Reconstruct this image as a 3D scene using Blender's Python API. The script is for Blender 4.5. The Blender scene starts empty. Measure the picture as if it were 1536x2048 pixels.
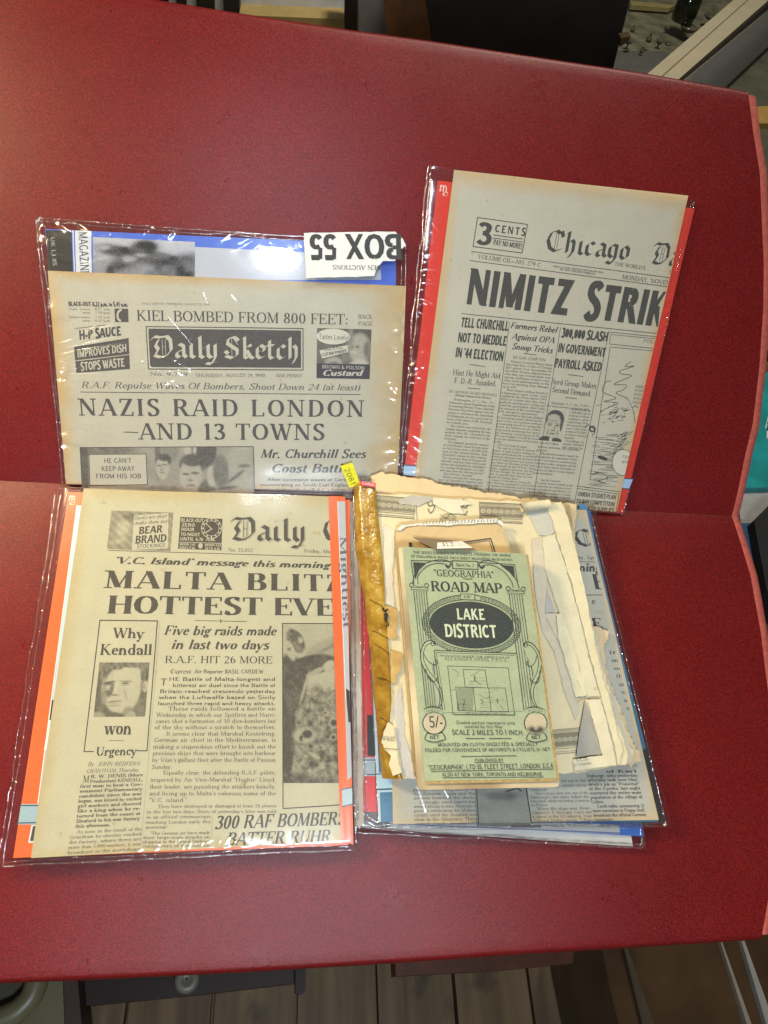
import bpy, bmesh, math, random
import numpy as np
from mathutils import Vector, Matrix

random.seed(7); rng = np.random.default_rng(7)
SC = bpy.context.scene
COL = SC.collection

# ------------------------------------------------------------------ camera, world, lamps, exposure
# The red folder is measured in its own frame (its front leaf is the plane z=0, the fold is the x axis) and
# the whole frame is tipped 20 degrees so that the front leaf falls towards the viewer.
PW, PH = 1536., 2048.                 # the photograph the sizes were measured in
FOC = 1392.45                         # focal length in those pixels
TIP = math.radians(20)
TT = np.array([[1, 0, 0], [0, math.cos(TIP), -math.sin(TIP)], [0, math.sin(TIP), math.cos(TIP)]])
CAMP = TT @ np.array([0.05380629, -0.17582975, 0.57992254])
CAMR = TT @ np.array([[0.9885618, -0.04549559, -0.14379057], [0.00510701, 0.96296627, -0.2695735], [0.15072987, 0.26575573, 0.95218402]])
PHI = 0.37626908                      # rise of the back leaf over the front leaf
UF = TT @ np.array([0, 1., 0]); NF = TT @ np.array([0, 0, 1.])
UB = TT @ np.array([0, math.cos(PHI), math.sin(PHI)]); NB = TT @ np.array([0, -math.sin(PHI), math.cos(PHI)])
XA = np.array([1., 0, 0])

cam = bpy.data.objects.new('camera', bpy.data.cameras.new('camera')); COL.objects.link(cam)
cam.data.sensor_fit = 'AUTO'; cam.data.sensor_width = 36; cam.data.lens = FOC / PH * 36
cam.data.clip_start = .01; cam.data.clip_end = 60
m4 = Matrix([list(CAMR[i]) + [CAMP[i]] for i in range(3)] + [[0, 0, 0, 1]])
cam.matrix_world = m4
SC.camera = cam

world = bpy.data.worlds.new('World'); SC.world = world; world.use_nodes = True
bg = world.node_tree.nodes['Background']
bg.inputs[0].default_value = (1.0, .93, .82, 1); bg.inputs[1].default_value = .075

def lamp(name, loc, aim, size, power, col, sy=None, spread=180):
    l = bpy.data.lights.new(name, 'AREA'); l.energy = power; l.color = col; l.size = size
    if sy: l.shape = 'RECTANGLE'; l.size_y = sy
    l.spread = math.radians(spread)
    o = bpy.data.objects.new(name, l); COL.objects.link(o); o.location = loc
    o.rotation_euler = (Vector(aim) - Vector(loc)).to_track_quat('-Z', 'Y').to_euler()
    return o
lamp('warm_lamp', (-.72, .12, .64), (-.02, -.34, -.12), .18, 6.6, (1, .78, .45), .12, spread=108)
lamp('warm_glint_light', (-.42, -.05, .83), (-.1, .0, 0), .10, 1.25, (1, .84, .55), .035)  # added unseen light, makes glints along the film creases
lamp('back_sheen_light', (.033, .030, .47), (.04, .20, .17), .050, .72, (.74, .86, 1), .13)  # unseen cool light put close overhead for glare on sleeve and back leaf
lamp('front_sheen_light', (.114, -.745, .532), (.08, -.15, 0), .17, 6.6, (.78, .88, 1), .13)  # no window: unseen cool light put near the viewer for the front leaf's sheen
lamp('background_fill', (.70, .80, 1.9), (.6, 1.4, 0), .4, 34, (1, .93, .78))  # extra unseen light, brightens the things beyond the folder

SC.view_settings.view_transform = 'Standard'; SC.view_settings.look = 'None'
SC.view_settings.exposure = -.12; SC.view_settings.gamma = 1
SC.cycles.use_denoising = True
SC.cycles.sample_clamp_indirect = 4; SC.cycles.sample_clamp_direct = 0
SC.cycles.max_bounces = 12; SC.cycles.transparent_max_bounces = 24
SC.cycles.caustics_reflective = False; SC.cycles.caustics_refractive = False

# ------------------------------------------------------------------ measuring helpers
def rays(px):
    px = np.atleast_2d(np.asarray(px, float))
    d = np.stack([(px[:, 0] - PW/2) / FOC, -(px[:, 1] - PH/2) / FOC, -np.ones(len(px))], 1) @ CAMR.T
    return d
def on_plane(px, n, off):
    """points of a plane n.x = off seen at the measured positions"""
    d = rays(px); off = np.broadcast_to(np.asarray(off, float), (len(d),))
    t = (off - n @ CAMP) / (d @ n)
    return CAMP + d * t[:, None]
def F(px, z=0.): return on_plane(px, NF, z)          # front leaf, z metres above it
def B(px, z=0.): return on_plane(px, NB, z)          # back leaf
def G(px, z): return on_plane(px, np.array([0, 0, 1.]), z)    # level surface of the room
def V(px, y): return on_plane(px, np.array([0, 1., 0]), y)    # upright surface facing the viewer
NRM = {F: NF, B: NB}

def homog(c):
    """unit square (0,0 top left) -> four corners TL TR BR BL"""
    A = []; b = []
    for (u, v), (x, y) in zip(((0, 0), (1, 0), (1, 1), (0, 1)), c):
        A.append([u, v, 1, 0, 0, 0, -u*x, -v*x]); b.append(x)
        A.append([0, 0, 0, u, v, 1, -u*y, -v*y]); b.append(y)
    return np.append(np.linalg.solve(np.array(A, float), np.array(b, float)), 1).reshape(3, 3)
def hmap(Hm, p):
    p = np.asarray(p, float); q = np.c_[p.reshape(-1, 2), np.ones(p.size//2)] @ Hm.T
    return (q[:, :2] / q[:, 2:]).reshape(p.shape)
def lattice(seed):
    r = np.random.default_rng(seed); return r.random((64, 64))
def vnoise(x, y, seed=0):
    L = lattice(seed); xi = np.floor(x).astype(int); yi = np.floor(y).astype(int); fx = x - xi; fy = y - yi
    fx = fx*fx*(3-2*fx); fy = fy*fy*(3-2*fy); g = lambda a, b: L[a % 64, b % 64]
    return (g(xi, yi)*(1-fx)+g(xi+1, yi)*fx)*(1-fy)+(g(xi, yi+1)*(1-fx)+g(xi+1, yi+1)*fx)*fy - .5

# ------------------------------------------------------------------ objects
def mesh_obj(name, verts, faces, mats, parent=None, cols=None, smooth=False, fm=None, keep=None):
    v = np.asarray(verts, float); c = v.mean(0)
    me = bpy.data.meshes.new(name)
    me.from_pydata((v - c).tolist(), [], [tuple(int(i) for i in f) for f in faces])
    for m in (mats if isinstance(mats, (list, tuple)) else [mats]): me.materials.append(m)
    if fm is not None: me.polygons.foreach_set('material_index', np.asarray(fm, np.int32))
    if cols is not None:
        a = me.color_attributes.new('ink', 'FLOAT_COLOR', 'POINT')
        cc = np.c_[np.asarray(cols, float), np.ones(len(cols))].astype(np.float32)
        a.data.foreach_set('color', cc.ravel())
    if smooth: me.polygons.foreach_set('use_smooth', np.ones(len(me.polygons), bool))
    me.update()
    o = bpy.data.objects.new(name, me); COL.objects.link(o)
    WP[o.name] = Vector(c)
    if parent is not None:
        o.parent = parent; o.location = Vector(c) - WP[parent.name]
    else: o.location = c
    return o
WP = {}                               # where each object stands
def thing(name, label, cat, loc, group=None):
    o = bpy.data.objects.new(name, None); COL.objects.link(o); o.location = Vector(np.asarray(loc, float).ravel()); WP[o.name] = o.location.copy(); o.empty_display_size = .02
    return tag(o, label, cat, group)
def tag(o, label, cat, group=None, kind=None):
    if label: o['label'] = label
    if cat: o['category'] = cat
    if group: o['group'] = group
    if kind: o['kind'] = kind
    return o
def gridfaces(nu, nv, base=0):
    f = []
    for j in range(nv):
        for i in range(nu):
            a = base + j*(nu+1)+i
            f.append((a, a+nu+1, a+nu+2, a+1))
    return f
def slab_mesh(top, n, th, jitter=0):
    """closed block: polygon of world points on top, th metres deep along -n"""
    top = np.asarray(top); k = len(top); bot = top - n*th
    v = np.r_[top, bot]
    f = [tuple(range(k))[::-1], tuple(range(k, 2*k))]
    f += [(i, (i+1) % k, k+(i+1) % k, k+i) for i in range(k)]
    return v, f
def slab(name, px, surf, z1, th, m, parent=None, smooth=False):
    v, f = slab_mesh(surf(px, z1), NRM[surf], th)
    return mesh_obj(name, v, f, m, parent)
def box(name, px, surf, arg, depth, m, parent=None):
    """block whose seen face is the measured outline on a room plane; depth is the vector to its back"""
    top = surf(px, arg); k = len(top); v = np.r_[top, top + np.asarray(depth, float)]
    f = [tuple(range(k))[::-1], tuple(range(k, 2*k))] + [(i, (i+1) % k, k+(i+1) % k, k+i) for i in range(k)]
    return mesh_obj(name, v, f, m, parent)
def ragged(px, amp, step=6, seed=1):
    r = np.random.default_rng(seed); out = []
    px = [np.array(p, float) for p in px]
    for a, b in zip(px, px[1:]+px[:1]):
        n = max(1, int(np.hypot(*(b-a))/step)); d = (b-a)/max(np.hypot(*(b-a)), 1e-6); nn = np.array((-d[1], d[0]))
        w = 0
        for i in range(n):
            w = .86*w + r.normal()*amp*.38
            out.append(a+(b-a)*i/n + nn*(w if i else 0))
    return np.array(out)
def tube(path, rad, n=6):
    p = np.asarray(path, float); v = []; f = []
    for i in range(len(p)):
        t = p[min(i+1, len(p)-1)] - p[max(i-1, 0)]; t /= np.linalg.norm(t)+1e-12
        a = np.cross(t, (0.03, .1, 1)); a /= np.linalg.norm(a); b = np.cross(t, a)
        r = rad[i] if hasattr(rad, '__len__') else rad
        for k in range(n):
            v.append(p[i]+r*(math.cos(2*math.pi*k/n)*a+math.sin(2*math.pi*k/n)*b))
    for i in range(len(p)-1):
        for k in range(n):
            f.append((i*n+k, i*n+(k+1) % n, (i+1)*n+(k+1) % n, (i+1)*n+k))
    f.append(tuple(range(n))); f.append(tuple(range((len(p)-1)*n, len(p)*n))[::-1])
    return np.array(v), f

# ------------------------------------------------------------------ materials
def nt(name):
    m = bpy.data.materials.new(name); m.use_nodes = True; t = m.node_tree
    return m, t, t.nodes['Principled BSDF']
def N(t, k, **kw):
    n = t.nodes.new(k)
    for a, b in kw.items(): setattr(n, a, b)
    return n
def noise_node(t, scale, detail=4, rough=.6, coord='Object'):
    tc = N(t, 'ShaderNodeTexCoord'); n = N(t, 'ShaderNodeTexNoise'); n.inputs['Scale'].default_value = scale
    n.inputs['Detail'].default_value = detail; n.inputs['Roughness'].default_value = rough
    t.links.new(tc.outputs[coord], n.inputs['Vector']); return n
def ramp(t, src, stops):
    r = N(t, 'ShaderNodeValToRGB'); e = r.color_ramp.elements
    while len(e) < len(stops): e.new(.5)
    for x, (p, c) in zip(e, stops): x.position = p; x.color = (*c, 1)
    t.links.new(src, r.inputs[0]); return r
def bump(t, bs, src, strength, dist):
    b = N(t, 'ShaderNodeBump'); b.inputs['Strength'].default_value = strength; b.inputs['Distance'].default_value = dist
    t.links.new(src, b.inputs['Height']); t.links.new(b.outputs[0], bs.inputs['Normal']); return b
def plain(name, c, rough=.6, spec=.3, var=.12, scale=30, metal=0, bumps=0, detail=4):
    m, t, bs = nt(name); n = noise_node(t, scale, detail)
    lo = tuple(x*(1-var) for x in c); hi = tuple(min(1, x*(1+var)) for x in c)
    r = ramp(t, n.outputs[0], [(.3, lo), (.7, hi)]); t.links.new(r.outputs[0], bs.inputs['Base Color'])
    bs.inputs['Roughness'].default_value = rough; bs.inputs['Specular IOR Level'].default_value = spec; bs.inputs['Metallic'].default_value = metal
    if bumps: bump(t, bs, n.outputs[0], .6, bumps)
    return m
def printed(name, rough=.8, spec=.15, mott=.09, gloss=None):
    """paper whose printed colours are stored with the sheet; mottled like old stock"""
    m, t, bs = nt(name)
    at = N(t, 'ShaderNodeAttribute'); at.attribute_name = 'ink'
    n1 = noise_node(t, 45, 5, .65); n2 = noise_node(t, 900, 2, .6)
    ad = N(t, 'ShaderNodeMath', operation='ADD'); t.links.new(n1.outputs[0], ad.inputs[0]); t.links.new(n2.outputs[0], ad.inputs[1])
    r = ramp(t, ad.outputs[0], [(.0, (1,)*3), (1, (1,)*3)])
    mr = N(t, 'ShaderNodeMapRange'); mr.inputs['From Min'].default_value = .6; mr.inputs['From Max'].default_value = 1.4
    mr.inputs['To Min'].default_value = 1-mott; mr.inputs['To Max'].default_value = 1+mott
    t.links.new(ad.outputs[0], mr.inputs['Value']); t.nodes.remove(r)
    mx = N(t, 'ShaderNodeVectorMath', operation='SCALE'); t.links.new(at.outputs['Color'], mx.inputs[0]); t.links.new(mr.outputs[0], mx.inputs['Scale'])
    n3 = noise_node(t, 1700, 2, .5); ink = N(t, 'ShaderNodeMapRange'); ink.inputs['From Min'].default_value = .45; ink.inputs['From Max'].default_value = .75; ink.inputs['To Max'].default_value = .05
    t.links.new(n3.outputs[0], ink.inputs['Value']); av = N(t, 'ShaderNodeVectorMath', operation='ADD'); t.links.new(mx.outputs[0], av.inputs[0]); t.links.new(ink.outputs[0], av.inputs[1])
    fx = noise_node(t, 120, 2, .5); fr_ = ramp(t, fx.outputs[0], [(.70, (1, 1, 1)), (.80, (.86, .76, .60))])       # foxing
    fm = N(t, 'ShaderNodeMix', data_type='RGBA', blend_type='MULTIPLY'); fm.inputs[0].default_value = 1 if gloss is None else 0
    t.links.new(av.outputs[0], fm.inputs[6]); t.links.new(fr_.outputs[0], fm.inputs[7]); t.links.new(fm.outputs[2], bs.inputs['Base Color'])
    bs.inputs['Roughness'].default_value = rough; bs.inputs['Specular IOR Level'].default_value = spec
    bump(t, bs, n1.outputs[0], .25, .0006)
    return m
M_PAPER = printed('printed_newsprint')
M_GLOSSY = printed('printed_glossy_cover', .3, .5, .04, 1)
M_CARD = printed('printed_cloth_card', .75, .2, .17)

def red_leatherette():
    m, t, bs = nt('red_leatherette')
    n1 = noise_node(t, 1500, 3, .7); n2 = noise_node(t, 9, 4, .6); n3 = noise_node(t, 680, 3, .75); n4 = noise_node(t, 22, 7, .72); n5 = noise_node(t, 260, 3, .6)
    r = ramp(t, n3.outputs[0], [(.30, (.064, .0036, .0042)), (.5, (.122, .0066, .0072)), (.70, (.195, .0125, .0115))])
    r2 = ramp(t, n2.outputs[0], [(.3, (.90,)*3), (.7, (1.1,)*3)])
    r3 = ramp(t, n5.outputs[0], [(.24, (.70,)*3), (.40, (1,)*3), (.78, (1,)*3), (.84, (1.5, 2.2, 2.2))])      # worn grain, lint
    mx = N(t, 'ShaderNodeMix', data_type='RGBA', blend_type='MULTIPLY'); mx.inputs[0].default_value = 1
    t.links.new(r.outputs[0], mx.inputs[6]); t.links.new(r2.outputs[0], mx.inputs[7])
    my = N(t, 'ShaderNodeMix', data_type='RGBA', blend_type='MULTIPLY'); my.inputs[0].default_value = 1
    t.links.new(mx.outputs[2], my.inputs[6]); t.links.new(r3.outputs[0], my.inputs[7]); t.links.new(my.outputs[2], bs.inputs['Base Color'])
    rr = ramp(t, n4.outputs[0], [(.40, (.33,)*3), (.62, (.29,)*3), (.70, (.20,)*3)])                              # rubbed, shinier patches
    t.links.new(rr.outputs[0], bs.inputs['Roughness'])
    bs.inputs['Specular IOR Level'].default_value = .30
    bump(t, bs, n1.outputs[0], .45, .0005)
    return m
M_RED = red_leatherette()
M_EDGE = plain('salmon_cloth_edge', (.36, .080, .062), .75, .2, .2, 260, 0, .0006)

def film(name, rough=.07, strength=.35, scale=70, tint=.97, haze=.03, base=0.):
    m, t, bs = nt(name); t.nodes.remove(bs); out = t.nodes['Material Output']
    tr = N(t, 'ShaderNodeBsdfTransparent'); tr.inputs[0].default_value = (tint, tint, tint, 1)
    gl = N(t, 'ShaderNodeBsdfGlossy'); gl.inputs['Roughness'].default_value = rough; gl.inputs[0].default_value = (1, 1, 1, 1)
    fr = N(t, 'ShaderNodeFresnel')      # a film has two faces: same reflectance from inside and outside
    ge = N(t, 'ShaderNodeNewGeometry'); io = N(t, 'ShaderNodeMapRange'); io.inputs['To Min'].default_value = 1.5; io.inputs['To Max'].default_value = 1/1.5
    t.links.new(ge.outputs['Backfacing'], io.inputs['Value']); t.links.new(io.outputs[0], fr.inputs['IOR'])
    n = noise_node(t, scale, 3, .55); b = N(t, 'ShaderNodeBump'); b.inputs['Strength'].default_value = strength; b.inputs['Distance'].default_value = .002
    t.links.new(n.outputs[0], b.inputs['Height']); t.links.new(b.outputs[0], gl.inputs['Normal']); t.links.new(b.outputs[0], fr.inputs['Normal'])
    sc = N(t, 'ShaderNodeMath', operation='MULTIPLY'); sc.operation = 'MULTIPLY_ADD'; sc.inputs[1].default_value = 1.9; sc.inputs[2].default_value = base; t.links.new(fr.outputs[0], sc.inputs[0])
    mx = N(t, 'ShaderNodeMixShader'); t.links.new(sc.outputs[0], mx.inputs[0]); t.links.new(tr.outputs[0], mx.inputs[1]); t.links.new(gl.outputs[0], mx.inputs[2])
    df = N(t, 'ShaderNodeBsdfDiffuse'); df.inputs[0].default_value = (.8, .8, .8, 1)
    m2 = N(t, 'ShaderNodeMixShader'); m2.inputs[0].default_value = haze
    t.links.new(mx.outputs[0], m2.inputs[1]); t.links.new(df.outputs[0], m2.inputs[2]); t.links.new(m2.outputs[0], out.inputs['Surface'])
    return m
M_FILM = film('clear_plastic_film', .15, .06, 45, .99, .004)
M_SEAM = film('clear_plastic_weld', .10, .4, 260, .95, .03, .14)
import math
import numpy as np
# ------------------------------------------------------------------ lettering
# Letters are drawn with pen strokes: T thick line, t thin line, A arc whose weight follows its direction,
# s serif bar, v little vertical serif on an arm, d dot.  Cap height 1, x-height .64.
RO = {
'A':(.80,'t .06 0 .38 1;T .40 1 .72 0;t .17 .33 .60 .33;s .07 0;s .70 0'),
'B':(.74,'T .17 0 .17 1;t .05 1 .42 1;t .05 0 .44 0;t .17 .53 .42 .53;A .40 .765 .23 .235 90 -90;A .42 .265 .26 .265 90 -90'),
'C':(.76,'A .42 .5 .35 .5 50 310;v .66 1;v .66 .2'),
'D':(.82,'T .17 0 .17 1;t .05 1 .38 1;t .05 0 .38 0;A .38 .5 .37 .5 90 -90'),
'E':(.70,'T .17 0 .17 1;t .05 1 .62 1;t .05 0 .64 0;t .17 .52 .46 .52;v .62 1;v .64 .22;v .46 .62'),
'F':(.66,'T .17 0 .17 1;t .05 1 .60 1;t .17 .50 .44 .50;s .17 0;v .60 1;v .44 .61'),
'G':(.82,'A .42 .5 .35 .5 50 300;T .66 .05 .66 .42;s .66 .45;v .64 1'),
'H':(.86,'T .17 0 .17 1;T .69 0 .69 1;t .17 .52 .69 .52;s .17 0;s .17 1;s .69 0;s .69 1'),
'I':(.36,'T .18 0 .18 1;s .18 0;s .18 1'),
'J':(.52,'T .34 .2 .34 1;s .34 1;A .2 .2 .14 .2 0 -150'),
'K':(.82,'T .17 0 .17 1;t .17 .40 .62 1;T .32 .58 .68 0;s .17 0;s .17 1;s .62 1;s .70 0'),
'L':(.68,'T .17 0 .17 1;s .17 1;t .05 0 .62 0;v .62 .24'),
'M':(.98,'t .14 0 .16 1;T .18 1 .48 .05;t .48 .05 .80 1;T .81 0 .81 1;s .14 0;s .81 0;s .12 1;s .84 1'),
'N':(.86,'t .14 0 .14 1;T .15 1 .70 .02;t .71 0 .71 1;s .14 0;s .12 1;s .71 1'),
'O':(.84,'A .42 .5 .36 .5 0 360'),
'P':(.72,'T .17 0 .17 1;t .05 1 .40 1;t .17 .46 .40 .46;A .40 .73 .25 .27 90 -90;s .17 0'),
'Q':(.84,'A .42 .5 .36 .5 0 360;T .42 .12 .74 -.14'),
'R':(.80,'T .17 0 .17 1;t .05 1 .40 1;t .17 .50 .40 .50;A .40 .75 .24 .25 90 -90;T .42 .5 .68 0;s .17 0;s .71 0'),
'S':(.64,'P .52 .86 .42 .96 .29 .975 .16 .90 .13 .74 .22 .60 .42 .46 .52 .30 .49 .12 .35 .025 .20 .04 .10 .16;v .52 1;v .10 .24'),
'T':(.74,'T .37 0 .37 1;t .05 1 .69 1;s .37 0;v .05 1;v .69 1'),
'U':(.84,'T .17 .3 .17 1;t .68 .3 .68 1;A .425 .30 .255 .30 180 360;s .17 1;s .68 1'),
'V':(.80,'T .10 1 .41 0;t .41 0 .71 1;s .10 1;s .71 1'),
'W':(1.1,'T .10 1 .36 0;t .36 0 .56 .9;T .54 .95 .78 0;t .78 0 1.0 1;s .10 1;s .54 1;s 1.0 1'),
'X':(.80,'T .12 1 .68 0;t .12 0 .66 1;s .12 1;s .68 0;s .12 0;s .66 1'),
'Y':(.78,'T .10 1 .38 .48;t .38 .48 .68 1;T .385 0 .385 .48;s .10 1;s .68 1;s .385 0'),
'Z':(.70,'T .58 1 .12 0;t .08 1 .60 1;t .10 0 .64 0;v .08 1;v .64 .22'),
'a':(.54,'A .25 .47 .17 .17 160 0;T .42 .08 .42 .48;A .24 .17 .16 .17 90 330;t .24 .35 .42 .38;t .42 .06 .52 .02;d .11 .5'),
'b':(.60,'T .13 0 .13 1;A .30 .32 .23 .32 -180 180;t .03 1 .13 1'),
'c':(.50,'A .28 .32 .22 .32 45 320;d .42 .5'),
'd':(.62,'T .46 0 .46 1;A .30 .32 .23 .32 0 360;t .36 1 .46 1;t .46 0 .58 0'),
'e':(.52,'A .27 .32 .21 .32 10 320;t .07 .37 .46 .37'),
'f':(.38,'T .15 0 .15 .8;A .28 .8 .13 .2 180 50;t .03 .62 .32 .62;s .15 0'),
'g':(.54,'A .24 .42 .18 .22 0 360;A .25 -.1 .2 .15 0 360;t .15 .22 .12 .1;t .12 .08 .36 .04;d .46 .6'),
'h':(.64,'T .13 0 .13 1;t .03 1 .13 1;A .30 .42 .17 .22 180 0;T .47 0 .47 .42;s .13 0;s .47 0'),
'i':(.32,'T .16 0 .16 .62;t .05 .62 .16 .62;d .16 .86;s .16 0'),
'j':(.32,'T .18 -.1 .18 .62;t .06 .62 .18 .62;d .18 .86;A .06 -.1 .12 .16 0 -110'),
'k':(.62,'T .13 0 .13 1;t .03 1 .13 1;t .13 .25 .44 .62;T .25 .4 .50 0;s .13 0;s .44 .62;s .50 0'),
'l':(.32,'T .16 0 .16 1;t .05 1 .16 1;s .16 0'),
'm':(.94,'T .13 0 .13 .62;t .03 .62 .13 .62;A .30 .42 .15 .22 180 0;T .45 0 .45 .42;A .61 .42 .15 .22 180 0;T .77 0 .77 .42;s .13 0;s .45 0;s .77 0'),
'n':(.64,'T .13 0 .13 .62;t .03 .62 .13 .62;A .30 .42 .17 .22 180 0;T .47 0 .47 .42;s .13 0;s .47 0'),
'o':(.56,'A .28 .32 .22 .32 0 360'),
'p':(.60,'T .13 -.3 .13 .62;t .03 .62 .13 .62;A .30 .32 .23 .32 -180 180;s .13 -.3'),
'q':(.60,'T .46 -.3 .46 .62;A .29 .32 .23 .32 0 360;s .46 -.3'),
'r':(.46,'T .13 0 .13 .62;t .03 .62 .13 .62;A .31 .42 .17 .21 180 60;d .38 .55;s .13 0'),
's':(.46,'P .36 .55 .27 .625 .15 .60 .10 .49 .16 .40 .31 .29 .37 .17 .30 .04 .16 .025 .08 .11'),
't':(.36,'T .15 .12 .15 .82;t .03 .62 .30 .62;A .25 .12 .1 .12 180 320'),
'u':(.64,'T .13 .2 .13 .62;A .29 .2 .16 .2 180 360;T .47 0 .47 .62;t .03 .62 .13 .62;t .37 .62 .47 .62;t .47 0 .57 0'),
'v':(.56,'T .08 .62 .28 0;t .28 0 .48 .62;s .08 .62;s .48 .62'),
'w':(.82,'T .08 .62 .24 0;t .24 0 .40 .62;T .40 .62 .58 0;t .58 0 .74 .62;s .08 .62;s .40 .62;s .74 .62'),
'x':(.58,'T .10 .62 .48 0;t .10 0 .46 .62;s .10 .62;s .48 0;s .10 0;s .46 .62'),
'y':(.56,'T .08 .62 .28 0;t .48 .62 .20 -.25;d .14 -.25;s .08 .62;s .48 .62'),
'z':(.50,'T .40 .62 .08 0;t .06 .62 .42 .62;t .06 0 .44 0'),
'0':(.62,'A .31 .5 .23 .5 0 360'),'1':(.46,'T .25 0 .25 1;t .10 .86 .25 1;s .25 0'),
'2':(.60,'A .29 .74 .21 .26 160 -30;t .47 .6 .08 .02;T .08 .04 .54 .04'),
'3':(.60,'P .08 .84 .16 .93 .28 .95 .42 .88 .44 .72 .36 .58 .22 .53;P .22 .53 .40 .47 .50 .32 .47 .14 .34 .05 .18 .06 .07 .16'),
'4':(.62,'t .42 1 .05 .28;t .05 .28 .58 .28;T .42 0 .42 1'),
'5':(.58,'t .12 1 .50 1;t .12 1 .10 .55;A .26 .31 .24 .31 130 -150;T .14 .95 .48 .95'),
'6':(.60,'A .31 .31 .22 .31 0 360;A .40 .40 .31 .60 100 180'),
'7':(.56,'T .06 .96 .50 .96;t .50 .98 .20 0'),
'8':(.60,'A .30 .75 .19 .25 0 360;A .30 .26 .23 .26 0 360'),
'9':(.60,'A .29 .69 .22 .31 0 360;A .20 .60 .31 .60 -80 0'),
'.':(.28,'d .14 .06'),',':(.28,'d .14 .06;t .16 .05 .09 -.14'),':':(.30,'d .15 .08;d .15 .52'),';':(.3,'d .15 .52;d .15 .06;t .17 .05 .1 -.14'),
"'":(.24,'T .12 .78 .12 1'),'"':(.36,'T .10 .78 .10 1;T .26 .78 .26 1'),'-':(.40,'T .06 .34 .34 .34'),'_':(.9,'T .03 .34 .87 .34'),
'!':(.32,'T .16 .26 .16 1;d .16 .06'),'&':(.80,'A .34 .78 .16 .22 -30 230;T .2 .66 .72 0;A .34 .26 .24 .26 120 330;t .58 .12 .68 .46'),
'(':(.34,'A .34 .4 .22 .62 120 240'),')':(.34,'A 0 .4 .22 .62 60 -60'),'/':(.4,'t .04 0 .36 1'),
}
# black letter, drawn with a broad nib held at 40 degrees
BL = {
'D':(.86,'N .02 .80 .14 .96 .34 .92 .62 .98 .76 .80 .78 .35 .58 .08 .34 .02 .12 .10;N .30 .82 .18 .55 .28 .38 .16 .12;h .44 .84 .44 .12;h .56 .84 .56 .10;h .44 .5 .56 .5'),
'a':(.52,'N .10 .52 .24 .64 .40 .54 .40 .14 .50 .03;N .38 .38 .14 .26 .12 .10 .22 .02 .38 .14'),
'i':(.34,'N .07 .56 .17 .64;N .17 .62 .17 .10 .29 .02;N .14 .84 .20 .90'),
'l':(.34,'N .08 .90 .18 1.0;N .18 .98 .18 .10 .30 .02'),
'y':(.54,'N .06 .56 .15 .64;N .15 .62 .15 .14 .26 .02 .42 .14;N .42 .64 .42 .05 .26 -.26 .06 -.22;h .06 -.22 .48 -.16'),
'S':(.74,'N .64 .82 .46 .98 .22 .90 .18 .68 .58 .40 .58 .16 .36 .02 .10 .12;h .36 .9 .36 .1;N .08 .34 .20 .22;h .46 .88 .62 .62'),
'k':(.56,'N .07 .90 .16 1.0;N .16 .98 .16 .08 .26 .02;N .18 .46 .34 .64 .42 .56 .20 .38;N .24 .38 .40 .08 .52 .02'),
'e':(.48,'N .40 .36 .42 .52 .26 .64 .12 .50 .12 .14 .24 .02 .42 .12;h .14 .32 .44 .42'),
't':(.40,'N .16 .84 .16 .12 .26 .02 .38 .10;N .04 .62 .34 .64'),
'c':(.46,'N .40 .54 .28 .64 .12 .50 .12 .14 .24 .02 .40 .12'),
'h':(.54,'N .07 .90 .16 1.0;N .16 .98 .16 .04;N .18 .50 .32 .64 .42 .52 .42 .10 .28 -.18'),
'C':(.80,'N .70 .94 .58 .86 .44 .98 .20 .86 .10 .50 .22 .16 .46 .02 .72 .16;h .42 .9 .42 .1;h .52 .86 .52 .12;N .64 .98 .72 .72'),
'g':(.52,'N .40 .60 .24 .64 .12 .50 .12 .16 .24 .04 .40 .14;N .40 .62 .40 .00 .26 -.26 .06 -.18'),
'o':(.52,'N .26 .64 .12 .50 .12 .14 .26 .02 .40 .16 .40 .50 .26 .64'),
'x':(.5,'N .08 .60 .18 .64 .34 .06 .46 .02;N .42 .64 .30 .56 .16 .1 .06 .0'),
'p':(.54,'N .07 .56 .16 .64;N .16 .64 .16 -.26;N .18 .52 .32 .64 .42 .5 .42 .16 .28 .02 .16 .1'),
'r':(.42,'N .07 .56 .16 .64;N .16 .62 .16 .08 .26 .02;N .20 .52 .30 .64 .40 .56'),
's':(.44,'N .38 .56 .24 .64 .12 .50 .36 .20 .24 .02 .06 .1'),
'E':(.76,'N .68 .92 .46 .98 .20 .86 .12 .50 .22 .16 .46 .02 .70 .14;h .40 .9 .40 .1;N .40 .52 .62 .56'),
}
STY = dict(   # stem, hair, serif half length, slant
 roman=(.125,.055,.12,0), bold=(.165,.065,.13,0), fat=(.215,.06,.14,0), ital=(.105,.045,.075,.22), boldital=(.17,.075,.08,.22), body=(.11,.055,.10,0), bodyb=(.17,.085,.10,0),
 sans=(.20,.165,0,0), sansl=(.13,.115,0,0), sanst=(.09,.085,0,0), sansx=(.26,.20,0,0), fatital=(.20,.075,.09,.25), script=(.11,.05,0,.35))
def _strip(pts, ws):
    p=np.array(pts,float);n=len(p)
    d=np.diff(p,axis=0);L=np.hypot(d[:,0],d[:,1])+1e-9;t=d/L[:,None]
    nr=np.stack([-t[:,1],t[:,0]],1)
    vn=np.zeros((n,2));vn[0]=nr[0];vn[-1]=nr[-1]
    for i in range(1,n-1):
        m=nr[i-1]+nr[i];m/=max(np.hypot(*m),1e-6);vn[i]=m/max(m@nr[i],.5)
    w=np.array(ws)[:,None]/2
    a=p+vn*w;b=p-vn*w
    return [(a[i],b[i],b[i+1],a[i+1]) for i in range(n-1)]
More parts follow.
